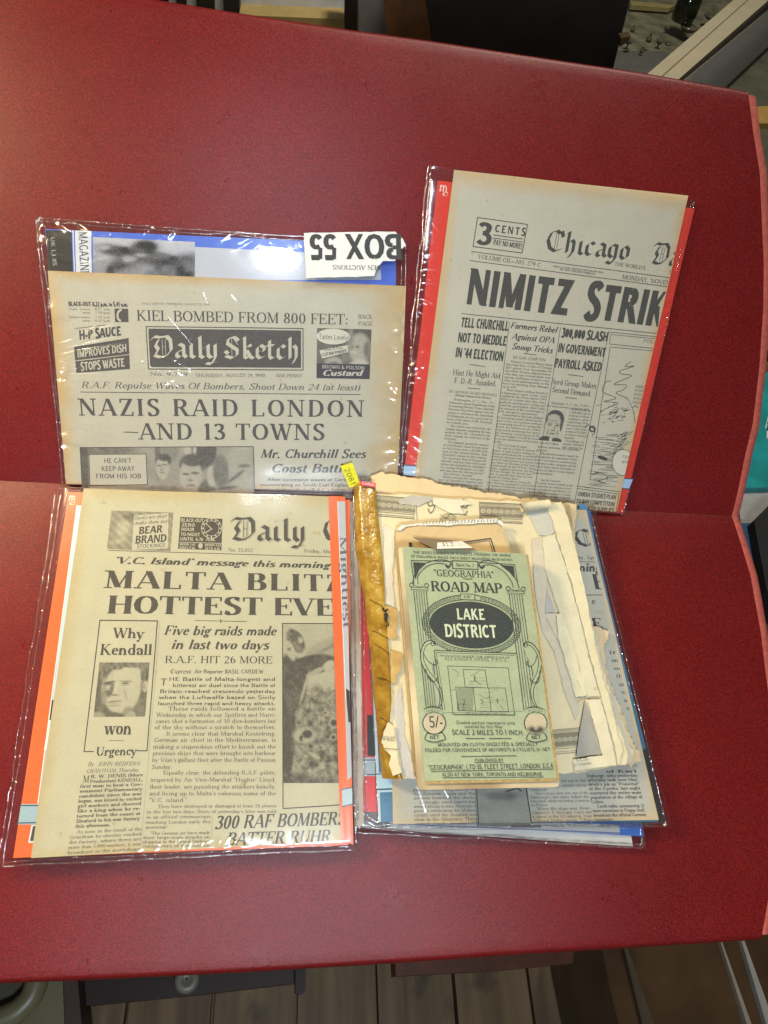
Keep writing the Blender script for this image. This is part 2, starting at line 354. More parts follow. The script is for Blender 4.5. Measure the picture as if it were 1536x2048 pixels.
def glyph(ch, sty, step=24):
    out=[]
    if sty=='black':
        adv,ops=BL.get(ch,BL['o'])
        nib=np.array([math.cos(math.radians(40)),math.sin(math.radians(40))])*.085
        for op in ops.split(';'):
            k,*v=op.split();v=np.array(v,float).reshape(-1,2)
            nb=nib if k=='N' else nib*.16
            for i in range(len(v)-1):
                out.append((v[i]-nb,v[i]+nb,v[i+1]+nb,v[i+1]-nb))
        return adv,out
    stem,hair,sl,slant=STY[sty]
    adv,ops=RO.get(ch,RO['o'])
    for op in ops.split(';'):
        k,*v=op.split();v=[float(x) for x in v]
        if k in 'Tt':
            w=stem if k=='T' else hair
            x0,y0,x1,y1=v
            if abs(y0-y1)<1e-6 and k=='t':     # horizontal hair sits inside the cap line
                o=hair/2 if y0<.3 else -hair/2
                if .3<y0<.6: o=0
                y0+=o;y1+=o
            if sl==0 and k=='t' and abs(y0-y1)<1e-6 and abs(x1-x0)<.14: continue
            if abs(y0-y1)>.2:
                hw=w/2*math.hypot(x1-x0,y1-y0)/abs(y1-y0)
                out.append((np.array((x0-hw,y0)),np.array((x0+hw,y0)),np.array((x1+hw,y1)),np.array((x1-hw,y1))))
            else: out+=_strip([(x0,y0),(x1,y1)],[w,w])
        elif k=='P':
            q=np.array(v).reshape(-1,2);q=np.vstack([2*q[0]-q[1],q,2*q[-1]-q[-2]])
            pts=[];m=4 if step<40 else 2
            for i in range(1,len(q)-2):
                for j in range(m):
                    f=j/m
                    pts.append(.5*(2*q[i]+(q[i+1]-q[i-1])*f+(2*q[i-1]-5*q[i]+4*q[i+1]-q[i+2])*f*f+(3*q[i]-q[i-1]-3*q[i+1]+q[i+2])*f**3))
            pts.append(q[-2]);pts=np.array(pts)
            tg=np.gradient(pts,axis=0);tg/=np.hypot(tg[:,0],tg[:,1])[:,None]+1e-9
            ws=[hair+(stem*1.1-hair)*max(0,abs(t[1])**.8 if t[0]*t[1]<=0 else abs(t[1])*.75) for t in tg]
            out+=_strip(pts,ws)
        elif k=='s':
            if sl==0: continue
            x,y=v;top=y>.55 or (y==.45)
            o=-hair/2 if top else hair/2
            if ch in 'gpq' and y<0:o=hair/2
            out+=_strip([(x-sl,y+o),(x+sl,y+o)],[hair,hair])
        elif k=='v':
            if sl==0: continue
            x,y=v;h=.24
            out+=[(np.array((x-hair*.6,y)),np.array((x+hair*.6,y)),np.array((x+hair*.5,y-h)),np.array((x-hair*.5,y-h)))]
        elif k=='d':
            x,y=v;r=max(stem*.62,.055)
            c=[np.array((x+r*math.cos(a),y+r*math.sin(a))) for a in np.arange(8)*math.pi/4]
            out+=[(c[0],c[1],c[2],c[3]),(c[3],c[4],c[5],c[0]),(c[5],c[6],c[7],c[0])]
        elif k=='A':
            cx,cy,rx,ry,a0,a1=v
            if abs(a1-a0)>=359: a0,a1=90,450
            n=max(3,int(abs(a1-a0)/step))
            an=np.radians(np.linspace(a0,a1,n+1))
            i=hair/2;mid=(stem*1.05)/2
            pts=[(cx+(rx-mid*abs(math.cos(a))*.55)*math.cos(a),cy+(ry-i)*math.sin(a)) for a in an]
            ws=[hair+(stem*1.08-hair)*abs(math.cos(a))**1.3 for a in an]
            out+=_strip(pts,ws)
    if slant:
        out=[tuple(np.array((p[0]+slant*p[1],p[1])) for p in q) for q in out]
    return adv,out
_gc={}
def text_quads(s, sty, track=0., step=24):
    """quads of a line in units of the cap height, and its width"""
    x=0.;qs=[]
    for ch in s:
        if ch==' ': x+=.34+track;continue
        key=(ch,sty,step)
        if key not in _gc:
            a,q=glyph(ch,sty,step);_gc[key]=(a,np.array([[p for p in f] for f in q]))
        a,q=_gc[key]
        e=np.array((x,0.))
        qs.append(q+e);x+=a+track
    return (np.concatenate(qs) if qs else np.zeros((0,4,2))), x-track
# ------------------------------------------------------------------ printed sheets
INK = (.065, .062, .058)
def _split(q, big=15.):
    """large printed areas are cut small enough to follow the sheet"""
    L = np.max([np.hypot(*(q[:, i]-q[:, (i+1) % 4]).T) for i in range(4)], 0); idx = np.arange(len(q))
    if L.max() <= big: return q, idx
    keep = L <= big; out = [q[keep]]; oi = [idx[keep]]
    for k in np.where(~keep)[0]:
        a, b, c, d = q[k]
        nu = max(1, int(math.ceil(max(np.hypot(*(a-b)), np.hypot(*(d-c)))/big*1.4))); nv = max(1, int(math.ceil(max(np.hypot(*(a-d)), np.hypot(*(b-c)))/big*1.4)))
        u = np.linspace(0, 1, nu+1)[:, None, None]; v = np.linspace(0, 1, nv+1)[None, :, None]
        g = a*(1-u)*(1-v)+b*u*(1-v)+c*u*v+d*(1-u)*v
        out.append(np.stack([g[:-1, :-1], g[1:, :-1], g[1:, 1:], g[:-1, 1:]], 2).reshape(-1, 4, 2)); oi.append(np.full(nu*nv, k))
    return np.concatenate(out), np.concatenate(oi)
class Sheet:
    """a flat printed sheet: measured corners TL TR BR BL on a leaf, z metres above it"""
    def __init__(s, surf, z, corners, paper, ink=INK, wob=.0004, seed=1, th=.0006, fade=0, edge=None, tone_paper=None):
        s.surf, s.z, s.c, s.paper, s.ink = surf, z, np.array(corners, float), np.array(paper), np.array(ink)
        s.H = homog(s.c); s.Hi = np.linalg.inv(s.H); s.wob, s.seed, s.th, s.edge = wob, seed, th, edge
        s.P = []; s.L = []; s.Cc = []; s.lim = None
        s.k = 0
    def uv(s, p): return hmap(s.Hi, p)
    def px(s, q): return hmap(s.H, q)
    def add(s, quads, col, layer=1, step=0):
        """quads in measured pixels (n,4,2)"""
        q = np.asarray(quads, float)
        if not len(q): return
        if s.lim is not None:                       # printing runs off the sheet's right edge
            u = s.uv(q); u[..., 0] = np.minimum(u[..., 0], s.lim); q = s.px(u)
        q, z_ = _split(q)
        n = len(q)
        s.P.append(q.reshape(-1, 2))
        s.L.append(np.repeat(layer*.00006 + (z_ % 23)*.0000022, 4))
        c = np.asarray(s.ink if col is None else col, float)
        s.Cc.append(np.broadcast_to(c, (n*4, 3)) if c.ndim == 1 else c)
    def text(s, txt, sty, p0, p1, h, col=None, track=.0, layer=1, rot=False, step=30):
        if abs(h) < 9: step = 45
        q, w = text_quads(txt, sty, track, step)
        p0 = np.array(p0, float); p1 = np.array(p1, float)
        if rot:
            d = p1-p0; up = np.array((d[1], -d[0])); up *= h/np.hypot(*up)
            s.add(p0 + q[..., :1]/w*d + q[..., 1:]*up, col, layer); return
        a, b = s.uv(p0), s.uv(p1)
        up = s.uv(p0 + np.array((0, -float(h)))); hv = up[1]-a[1]
        s.add(s.px(a + q[..., :1]/w*(b-a) + np.stack([np.zeros(q.shape[:2]), q[..., 1]*hv], -1)), col, layer)
    def column(s, lines, p0, wpx, pitch, h, sty='body', col=None, indent=(), short=None):
        """set lines below each other; p0 first baseline start, wpx the measure there"""
        a = s.uv(p0); b = s.uv((p0[0]+wpx, p0[1])); du = b[0]-a[0]; dv = s.uv((p0[0], p0[1]+pitch))[1]-a[1]; hv = s.uv((p0[0], p0[1]-h))[1]-a[1]
        for i, l in enumerate(lines):
            ind = 0
            if l.startswith('>'): ind = .09; l = l[1:]
            ragged_ = l.endswith('~'); l = l.rstrip('~')
            q, w = text_quads(l, sty, 0, 50)
            if not len(q): continue
            full = du*(1-ind)
            if ragged_: full = min(full, w/ (len(l)+.01) * len(l) * s._unit)
            else: s._unit = full/w
            s.add(s.px(np.stack([a[0]+du*ind+q[..., 0]/w*full, a[1]+i*dv+q[..., 1]*hv], -1)), col, 1)
    _unit = .01
    def quad(s, c, col=None, layer=1): s.add([c], col, layer)
    def poly(s, pts, col=None, layer=1):
        p = np.array(pts, float); c = p.mean(0)
        s.add([(c, p[i], (p[i]+p[(i+1) % len(p)])/2, p[(i+1) % len(p)]) for i in range(len(p))], col, layer)
    def line(s, pts, w=1.2, col=None, layer=1, closed=False):
        p = [np.array(x, float) for x in pts]
        if closed: p = p+[p[0]]
        out = []
        for a, b in zip(p, p[1:]):
            L = np.hypot(*(b-a)); n = max(1, int(L/25)); t = (b-a)/max(L, 1e-6); nn = np.array((-t[1], t[0]))*w/2
            e = t*w*.4
            for i in range(n):
                u, v = a+(b-a)*i/n, a+(b-a)*(i+1)/n
                if i == 0: u = u-e
                if i == n-1: v = v+e
                out.append((u+nn, u-nn, v-nn, v+nn))
        s.add(out, col, layer)
    def curve(s, pts, w=1.2, col=None, layer=1, m=6):
        q = np.array(pts, float); q = np.vstack([2*q[0]-q[1], q, 2*q[-1]-q[-2]]); o = []
        for i in range(1, len(q)-2):
            for j in range(m):
                f = j/m; o.append(.5*(2*q[i]+(q[i+1]-q[i-1])*f+(2*q[i-1]-5*q[i]+4*q[i+1]-q[i+2])*f*f+(3*q[i]-q[i-1]-3*q[i+1]+q[i+2])*f**3))
        o.append(q[-2]); s.line(o, w, col, layer)
    def ell(s, c, rx, ry, w=1.2, col=None, layer=1, n=40, a0=0, a1=360, sk=0):
        a = np.radians(np.linspace(a0, a1, n+1)); s.line([(c[0]+rx*math.cos(t), c[1]+ry*math.sin(t)+sk*rx*math.cos(t)) for t in a], w, col, layer)
    def disc(s, c, rx, ry, col=None, layer=1, n=32, sk=0):
        a = np.radians(np.linspace(0, 360, n+1))[:-1]; s.poly([(c[0]+rx*math.cos(t), c[1]+ry*math.sin(t)+sk*rx*math.cos(t)) for t in a], col, layer)
    def tone(s, c, nx, ny, fn, layer=1, lo=None, hi=None, grain=.05):
        """a half-tone picture: fn(s,t) gives its grey 0..1 over the measured quad"""
        Hq = homog(c); lo = np.array(s.ink if lo is None else lo); hi = np.array(s.paper*.93 if hi is None else hi)
        i, j = np.meshgrid(np.arange(nx), np.arange(ny)); i = i.ravel(); j = j.ravel()
        uv = np.stack([np.stack([i+a, j+b], -1) for a, b in ((0, 0), (0, 1), (1, 1), (1, 0))], 1)/np.array((nx, ny), float)
        g = .5+(fn(uv[..., 0], uv[..., 1])-.5)*1.18 + rng.normal(0, grain, (len(i), 1))
        g = np.clip(g, 0, 1)[..., None]
        s.P.append(hmap(Hq, uv).reshape(-1, 2)); s.L.append(np.full(len(i)*4, layer*.00006)); s.Cc.append((lo+(hi-lo)*g).reshape(-1, 3))
    def height(s, uv):
        return s.wob*(vnoise(uv[:, 0]*4+9, uv[:, 1]*5+3, s.seed)*1.6+vnoise(uv[:, 0]*9, uv[:, 1]*11, s.seed+1)*.5)
    def world(s, px, lay):
        uv = s.uv(px); return s.surf(px, s.z) + NRM[s.surf]*(s.height(uv)+lay)[:, None]
    def build(s, name, mat, parent=None, nu=60, nv=80):
        u, v = np.meshgrid(np.linspace(0, 1, nu+1), np.linspace(0, 1, nv+1)); uv = np.stack([u.ravel(), v.ravel()], 1)
        V0 = s.world(s.px(uv), np.zeros(len(uv))); col = np.tile(s.paper, (len(uv), 1))
        if s.edge:                                   # yellowed margins
            e = np.minimum.reduce([uv[:, 0]/.05, (1-uv[:, 0])/s.edge[1], uv[:, 1]/.05, (1-uv[:, 1])/.03])
            e = np.clip(e + vnoise(uv[:, 0]*14, uv[:, 1]*14, 5)*.5, 0, 1)[:, None]
            col = np.array(s.edge[0])*(1-e) + col*e
        Fc = gridfaces(nu, nv); nb = len(V0)
        # thickness: skirt down
        rim = [i for i in range(nu+1)] + [(j*(nu+1)+nu) for j in range(1, nv+1)] + [nv*(nu+1)+i for i in range(nu-1, -1, -1)] + [j*(nu+1) for j in range(nv-1, 0, -1)]
        V1 = V0[rim]-NRM[s.surf]*s.th; k = len(rim)
        Fc += [(rim[i], rim[(i+1) % k], nb+(i+1) % k, nb+i) for i in range(k)]
        VV = [V0, V1]; CC = [col, np.tile(s.paper*.9, (k, 1))]; base = nb+k
        if s.P:
            P = np.concatenate(s.P); VV.append(s.world(P, np.concatenate(s.L)+.00005)); CC.append(np.concatenate(s.Cc))
            Fc += [(base+4*i, base+4*i+1, base+4*i+2, base+4*i+3) for i in range(len(P)//4)]
        return mesh_obj(name, np.concatenate(VV), Fc, mat, parent, np.concatenate(CC))
def sm(d, w): return 1/(1+np.exp(np.clip(d/w, -30, 30)))
def E_(s, t, cx, cy, rx, ry, w=.12, a=0):
    """soft ellipse mask"""
    ca, sa = math.cos(a), math.sin(a); x = (s-cx)*ca+(t-cy)*sa; y = -(s-cx)*sa+(t-cy)*ca
    return sm(np.sqrt((x/rx)**2+(y/ry)**2)-1, w*.5)
def mixg(g, m, v): return g*(1-m)+v*m
# ------------------------------------------------------------------ the red folder
def frame_xy(surf, px):
    w = surf(px, 0.); return w[:, 0], w @ (UF if surf is F else UB)
ex, ey = frame_xy(F, [(1464, 1032), (1482, 1090), (1500, 1150), (1520, 1260), (1536, 1390), (1547, 1500), (1551, 1600), (1547, 1700), (1538, 1785), (1524, 1869)])
bx, by = frame_xy(F, [(-260, 1968), (0, 1955), (240, 1946), (500, 1933), (800, 1915), (1000, 1901), (1250, 1886), (1524, 1869)])
kx, ky = frame_xy(B, [(1464, 1032), (1478, 970), (1490, 910), (1505, 850), (1518, 740), (1526, 620), (1527, 530), (1519, 350), (1505, 265), (1496, 196)])
tx, ty = frame_xy(B, [(-260, -98), (0, -42), (250, -2), (478, 34), (590, 51), (690, 66), (866, 90), (1078, 122), (1280, 152), (1400, 173), (1496, 190)])
XL = -.47
board = thing('red_folder', 'large open red leatherette folder with a fold across its middle, lying under all the papers', 'folder', (0, 0, 0))
TH = .011
def leaf(surf, sx, sy, ox, oy, name):
    """sx,sy: right side from the fold outwards; ox,oy: outer side left to right"""
    UU = UF if surf is F else UB; NN = NRM[surf]
    nu, nv = 70, 50; P = np.zeros((nv+1, nu+1, 3))
    far = sy[-1]; fr = sy/far                      # 0 at fold .. 1 at outer side
    for j in range(nv+1):
        v = j/nv; xr = np.interp(v, fr, sx)
        for i in range(nu+1):
            x = XL+(xr-XL)*i/nu; yo = np.interp(XL+(sx[-1]-XL)*i/nu, ox, oy); y = yo*v
            z = .0012*vnoise(np.array([x*7+3]), np.array([y*7+11]), 4)[0]*min(1, 12*v*(1-v)) + .0006*math.exp(-(abs(y)/.006)**2)*-1
            P[j, i] = x*XA + y*UU + z*NN
    # rolled outer side
    roll = []
    dirv = UU if surf is B else -UU
    for a in (25, 50, 75, 90):
        t = math.radians(a); roll.append(P[-1]+dirv*(math.sin(t)*.005)-NN*((1-math.cos(t))*.005))
    roll.append(roll[-1]-NN*(TH-.005)); roll.append(P[-1]-NN*TH); roll.append(P[0]-NN*TH)
    A = np.concatenate([P, np.array(roll)]); k = len(A)
    fc = gridfaces(nu, k-1); fc = [f if surf is F else f[::-1] for f in fc]
    mesh_obj(name, A.reshape(-1, 3), fc, M_RED, board, smooth=True)
    # cloth binding along the right side: a lip that rolls outwards and down
    E = []
    side = P[:, -1]
    for o, d in ((0, .0002), (.0015, .0007), (.004, .0006), (.0072, -.0004), (.0088, -.0022), (.0092, -.005), (.0086, -.009), (.004, -.0112), (-.004, -.0112)):
        wv = vnoise(np.linspace(0, 14, len(side)), np.zeros(len(side)), 8)*.0006
        E.append(side + XA*(o+wv[:, None]*(o > .003)) + NN*(d))
    E = np.array(E); m = E.shape[0]
    fc = [(j*E.shape[1]+i, (j+1)*E.shape[1]+i, (j+1)*E.shape[1]+i+1, j*E.shape[1]+i+1) for j in range(m-1) for i in range(E.shape[1]-1)]
    mesh_obj('edge_binding', E.reshape(-1, 3), fc, M_EDGE, board, smooth=True)
leaf(F, ex, ey, bx, by, 'front_leaf')
leaf(B, kx, ky, tx, ty, 'back_leaf')

# ------------------------------------------------------------------ plastic sleeves
def make_film(surf, corners, z, zedge, parent, name='front_film', margin=(.03, .03, .03, .03), ridges=(), n=(200, 200), seed=1, amp=.0004, mat=None, waves=()):
    """clear film over a sleeve's contents; ridges: (points, height mm, width mm) in measured pixels; waves ripple near a side"""
    Hm = homog(corners); nu, nv = n
    u, v = np.meshgrid(np.linspace(0, 1, nu+1), np.linspace(0, 1, nv+1)); uv = np.stack([u.ravel(), v.ravel()], 1); px = hmap(Hm, uv)
    L, R_, T_, Bm = margin
    f = lambda d, m: np.clip(d/m, 0, 1)**.6 if m > 0 else np.ones_like(d)
    e = f(uv[:, 0], L)*f(1-uv[:, 0], R_)*f(uv[:, 1], T_)*f(1-uv[:, 1], Bm)
    h = zedge+(z-zedge)*e
    h = h+amp*(vnoise(uv[:, 0]*5+1, uv[:, 1]*6, seed)*1.3+vnoise(uv[:, 0]*13, uv[:, 1]*15+4, seed+3)*.5)
    for side, a, k, depth in waves:                 # puckers beside a welded side
        d = {'l': uv[:, 0], 'r': 1-uv[:, 0], 't': uv[:, 1], 'b': 1-uv[:, 1]}[side]; w = uv[:, 1] if side in 'lr' else uv[:, 0]
        ph = w*k+2.2*vnoise(w*9, d*12, seed+7)
        h = h+a*np.sin(ph*2*math.pi)*np.exp(-(d/depth)**2)*(.6+1.6*vnoise(w*11, d*0, seed+9))
    W = surf(px, 0.)
    for pts, hh, ww in ridges:
        q = np.array(pts, float); Wq = surf(q, 0.); best = np.full(len(px), 9.); along = np.zeros(len(px)); tot = 0
        segs = len(Wq)-1
        for i in range(segs):
            a, b = Wq[i], Wq[i+1]; d = b-a; L2 = d@d; t = np.clip(((W-a)@d)/L2, 0, 1)
            dist = np.linalg.norm(W-(a+t[:, None]*d), axis=1); m = dist < best
            best = np.where(m, dist, best); along = np.where(m, (i+t)/segs, along)
        sl_ = math.tan(math.radians(24))                 # a crease: rounded back, sharp feet
        d_ = best*1e3/ww; prof = np.clip(sl_*ww*.5*(1-d_*d_), 0, None)*.001
        h = h+prof*np.clip(np.sin(np.pi*np.clip(along, .0, 1))*3, 0, 1)
    return mesh_obj(name, W+NRM[surf]*h[:, None], gridfaces(nu, nv), mat or M_FILM, parent, smooth=True)
def make_seam(surf, pts, z, parent, rad=.0005, jit=.00022, seed=1, gap=.0028, sides=None):
    """welded border: two fine wavy beads round the outline"""
    r = np.random.default_rng(seed); V_, F_ = [], []; n0 = 0
    q = [np.array(p, float) for p in pts]; cen = surf(np.mean(q, 0), z)[0]
    for ring in (0, 1):
        for a, b in zip(q, q[1:]):
            A_, B_ = surf([a, b], z); k = max(6, int(np.linalg.norm(B_-A_)/.003)); d = (B_-A_)/np.linalg.norm(B_-A_); nn = np.cross(NRM[surf], d)
            if (cen-A_) @ nn < 0: nn = -nn
            t = np.linspace(0, 1, k+1)[:, None]; w = np.convolve(r.normal(size=k+9), np.ones(9)/3, 'valid')[:, None]*jit
            w2 = np.convolve(r.normal(size=k+9), np.ones(9)/3, 'valid')[:, None]*jit
            path = A_+(B_-A_)*t+nn*(ring*gap+w*(1+ring))+NRM[surf]*(w2+rad)
            v, f = tube(path, rad*(1+.35*r.normal(size=k+1)).clip(.4, 1.8), 5)
            V_.append(v); F_ += [tuple(i+n0 for i in x) for x in f]; n0 += len(v)
    return mesh_obj('welded_seam', np.concatenate(V_), F_, M_SEAM, parent, smooth=True)
M_WHITE = plain('white_paper_edge', (.62, .60, .54), .8, .2, .06, 60)
M_PAGES = plain('cream_page_edges', (.50, .42, .27), .85, .1, .22, 500)
# ------------------------------------------------------------------ upper left sleeve: sketch newspaper, blue magazine
CRm = (.43, .415, .335)
MAGC = [(90, 458), (792, 490), (790, 985), (132, 968)]
mg = Sheet(B, .003, MAGC, (.06, .13, .55), wob=.0003, seed=21, th=.0026)
PALE = (.42, .44, .50)
mg.quad([(150, 461), (152, 545), (183, 545), (183, 462)], (.55, .58, .62))
mg.quad([(91, 460), (97, 545), (146, 545), (143, 462)], (.022, .022, .022))
mg.line([(146, 461), (149, 545)], 2.2, (.55, .58, .62)); mg.line([(181, 463), (183, 545)], 2, (.5, .55, .62), 2)
mg.text('MAGAZINE', 'sansl', (157, 464), (161, 552), 18, (.05, .06, .10), rot=True, layer=2)
mg.text('UK £1.85'.replace('£', 'L'), 'sansl', (101, 474), (106, 532), 8, (.30, .30, .30), rot=True, layer=2)
mg.quad([(186, 484), (186, 560), (762, 560), (762, 512)], PALE)
def helmet(s, t):
    g = np.full_like(s, .86)
    g = mixg(g, E_(s, t, .52, 1.0, .47, .72, .10), .13); g = mixg(g, E_(s, t, .48, .22, .13, .22, .3, .2), .10); g = mixg(g, E_(s, t, .22, .32, .22, .14, .3, .5), .12)
    g = mixg(g, E_(s, t, .46, 1.12, .26, .50, .14), .50); g = mixg(g, E_(s, t, .02, .85, .16, .45, .3), .52); g = mixg(g, E_(s, t, .16, .98, .05, .25, .3), .12)
    g = mixg(g, E_(s, t, .82, .72, .20, .45, .2, .4), .20); g = mixg(g, E_(s, t, .34, .50, .06, .06, .5), .6); g = mixg(g, E_(s, t, .10, .24, .06, .06, .5), .65); g = mixg(g, E_(s, t, .45, .40, .05, .04, .6), .55)
    return g+.30*vnoise(s*13, t*7, 3)*(g < .5)
mg.tone([(186, 474), (390, 484), (390, 560), (186, 556)], 110, 44, helmet, layer=2, lo=(.015, .015, .018), hi=PALE)
mo = mg.build('photo_magazine', M_GLOSSY, None, 80, 30)
tag(mo, 'blue bordered history magazine peeping out above the newspaper in the upper left sleeve', 'magazine')

sk = Sheet(B, .0038, [(95, 541), (812, 572), (794, 985), (132, 968)], CRm, ink=(.075, .071, .071), wob=.0006, seed=31, edge=((.44, .32, .155), .12))
X = sk.text
X('BLACK-OUT 8.22 p.m. to 5.41 a.m.', 'sansx', (137, 612), (256, 613), 9)
for y, a, b in ((620, 'Sun  rises', '6.9   a.m.'), (627, 'sets', '7.53 p.m.'), (636, 'Moon rises', '2.31 a.m.'), (643, 'sets', '6.37 p.m.')):
    X(a, 'body', (138 if len(a) > 5 else 165, y), (180, y+.5), 4.6, (.14, .13, .12)); X(b, 'body', (190, y), (222, y+.6), 4.6, (.14, .13, .12))
sk.quad([(229, 617), (230, 644), (257, 644), (256, 617.5)])
sk.ell((243, 631), 8, 11, 4, CRm, 2, 20, 110, 262)
X('DAILY SKETCH, THURSDAY, AUGUST 29, 1940', 'body', (284, 609), (419, 611), 4, (.12, .11, .11))
X('KIEL BOMBED FROM 800 FEET:', 'roman', (273, 641), (697, 649), 21)
X('BACK', 'roman', (716, 637), (745, 638), 8.5); X('PAGE', 'roman', (716, 651), (745, 652), 8.5)
sk.line([(150, 657), (210, 650)], 1)
X('H-P SAUCE', 'sansx', (159, 680), (243, 671), 19)
sk.poly([(148, 694), (257, 676), (260, 738), (153, 746)])
X('IMPROVES DISH', 'sans', (155, 716), (254, 703), 15, CRm, layer=2); X('STOPS WASTE', 'sans', (162, 742), (250, 733), 17, CRm, layer=2)
sk.line([(152, 722), (259, 709)], 1.4, CRm, 2)
sk.line([(292, 653), (606, 657), (606, 740), (297, 738)], 1.8, closed=True)
sk.poly([(296.5, 657), (602, 661), (602, 735.5), (300.5, 734)])
X('Daily', 'black', (303, 715), (437, 717), 44, CRm, layer=2); X('Sketch', 'black', (447, 717), (598, 719), 44, CRm, layer=2)
X('No. 9,749', 'body', (300, 751), (376, 752), 6.5); X('THURSDAY, AUGUST 29, 1940', 'body', (391, 754), (530, 754), 6.6); X('ONE PENNY', 'body', (552, 754), (605, 755), 6.6)
X('R.A.F. Repulse Waves Of Bombers, Shoot Down 24 (at least)', 'ital', (162, 776), (720, 781), 12.5)
sk.line([(161, 784), (721, 789)], 1.3)
X('NAZIS RAID LONDON', 'bold', (158, 831), (728, 834), 34, track=.13)
sk.line([(248, 864), (276, 865)], 1.8); X('AND 13 TOWNS', 'bold', (279, 879), (650, 880), 32.5, track=.08)
def churchill_photo(s, t):
    g = .60+.16*vnoise(s*8, t*4, 2)
    g = mixg(g, E_(s, t, .14, .06, .20, .14, .2), .26+.3*vnoise(s*30, t*7, 8)); g = mixg(g, E_(s, t, .015, .5, .035, .9, .1), .14)
    g = mixg(g, E_(s, t, .475, .2, .018, .5, .2), .24); g = mixg(g, E_(s, t, .545, .05, .05, .25, .2), .42); g = mixg(g, E_(s, t, .73, .10, .075, .36, .06), .13); g = mixg(g, E_(s, t, .66, .05, .035, .24, .1), .84); g = mixg(g, E_(s, t, .672, .0, .006, .3, .2), .3)
    for cx, cy, k in ((.498, .42, .82), (.660, .60, 1.)):
        w, hh = .048*k+.016*(k == 1), .30*k+.10*(k == 1)
        g = mixg(g, E_(s, t, cx+.010, cy-hh*.55, w*1.15, hh*.50, .08), .15+.2*vnoise(s*60, t*16, 4))
        g = mixg(g, E_(s, t, cx, cy+.04, w, hh, .07), .80+.10*vnoise(s*40, t*12, 5)); g = mixg(g, E_(s, t, cx+.012, cy-hh*.80, w*.95, hh*.34, .12), .16)
        g = mixg(g, E_(s, t, cx-w*.45, cy-.02, w*.30, hh*.07, .25), .22); g = mixg(g, E_(s, t, cx+w*.35, cy-.04, w*.34, hh*.075, .25), .20); g = mixg(g, E_(s, t, cx-w*.1, cy+hh*.28, w*.22, hh*.07, .3), .40); g = mixg(g, E_(s, t, cx-w*.05, cy+hh*.56, w*.42, hh*.05, .3), .30)
        g = mixg(g, E_(s, t, cx+w*1.05, cy+.02, w*.16, hh*.22, .2), .68)
    g = mixg(g, E_(s, t, .50, 1.04, .10, .26, .12), .48+.3*vnoise(s*30, t*9, 7)); g = mixg(g, E_(s, t, .745, 1.0, .05, .30, .12), .26); g = mixg(g, E_(s, t, .775, .62, .028, .22, .1), .84)
    g = mixg(g, E_(s, t, .825, .52, .042, .36, .10), .30); g = mixg(g, E_(s, t, .935, .5, .06, .7, .2), .74)
    g = mixg(g, E_(s, t, .905, .62, .014, .14, .2, .3), .22); g = mixg(g, E_(s, t, .95, .40, .03, .04, .3, .4), .3); g = mixg(g, E_(s, t, .86, .86, .06, .025, .3, -.6), .16); g = mixg(g, E_(s, t, .82, .95, .06, .03, .3, -.6), .85)
    return g+.08*vnoise(s*40, t*16, 6)
sk.tone([(160, 895), (507, 893), (509, 990), (164, 982)], 150, 42, churchill_photo, grain=.04)
sk.line([(160, 895), (507, 893), (509, 990)], 1.4, layer=2); sk.line([(160, 895), (165, 985)], 1.4, layer=2)
sk.quad([(178, 909), (180, 971), (295, 969), (292, 908)], CRm, 2); sk.line([(178, 909), (292, 908), (295, 969), (180, 971)], 1.3, None, 3, True)
for l, a, b, y in (('HE CAN\'T', 208, 264, 926), ('KEEP AWAY', 203, 270, 942), ('FROM HIS JOB', 192, 283, 957)): X(l, 'sansl', (a, y), (b, y-.4), 9.5, layer=3)
X('Mr. Churchill Sees', 'boldital', (520, 916), (731, 916), 17.5); X('Coast Battle', 'boldital', (541, 945), (697, 945), 17.5)
for l, a, b, y in (('After successive waves of German planes', 535, 745, 962), ('concentrating on South-East England, had tried', 520, 752, 972.5), ("to break through the R.A.F.'s fighter line", 521, 715, 982.5)): X(l, 'sansl', (a, y), (b, y+.6), 6.4)
# custard advertisement
ad = [(634, 656), (743, 659), (739, 758), (633, 756)]
def custard(s, t):
    g = .22+.12*vnoise(s*9, t*9, 4)
    g = mixg(g, E_(s, t, .82, .12, .26, .20, .2), .08); g = mixg(g, E_(s, t, .79, .38, .20, .30, .12), .72); g = mixg(g, E_(s, t, .93, .40, .06, .16, .3), .25)
    g = mixg(g, E_(s, t, .62, .2, .05, .25, .4), .5)
    g = mixg(g, E_(s, t, .75, .35, .03, .02, .5), .1); g = mixg(g, E_(s, t, .68, .46, .06, .025, .5), .95); g = mixg(g, E_(s, t, .66, .36, .02, .02, .5), .2)
    g = mixg(g, E_(s, t, .8, .70, .17, .10, .2), .93); g = mixg(g, E_(s, t, .32, .68, .16, .11, .2), .78); g = mixg(g, E_(s, t, .32, .70, .09, .05, .4), .35)
    g = mixg(g, E_(s, t, .53, .58, .07, .10, .3), .35)
    return g
sk.tone(ad, 54, 50, custard)
Hc = homog(ad); c_ = lambda *p: [tuple(hmap(Hc, np.array([q]))[0]) for q in p]
sk.poly([tuple(hmap(Hc, np.array([(.30+.31*math.cos(a), .16+.155*math.sin(a))]))[0]) for a in np.linspace(0, 6.1, 24)], (.52, .51, .42), 2)
X('Tastes Lovely!', 'sanst', *c_((.03, .21), (.60, .22)), 10.5, layer=3)
sk.poly(c_((.05, .44), (.57, .32), (.58, .46), (.10, .60)), (.50, .49, .40), 2)
X('Brown & Polson', 'sansl', *c_((.15, .45), (.48, .39)), 4, layer=3); X('CUSTARD POWDER', 'sans', *c_((.09, .56), (.55, .46)), 6, layer=3)
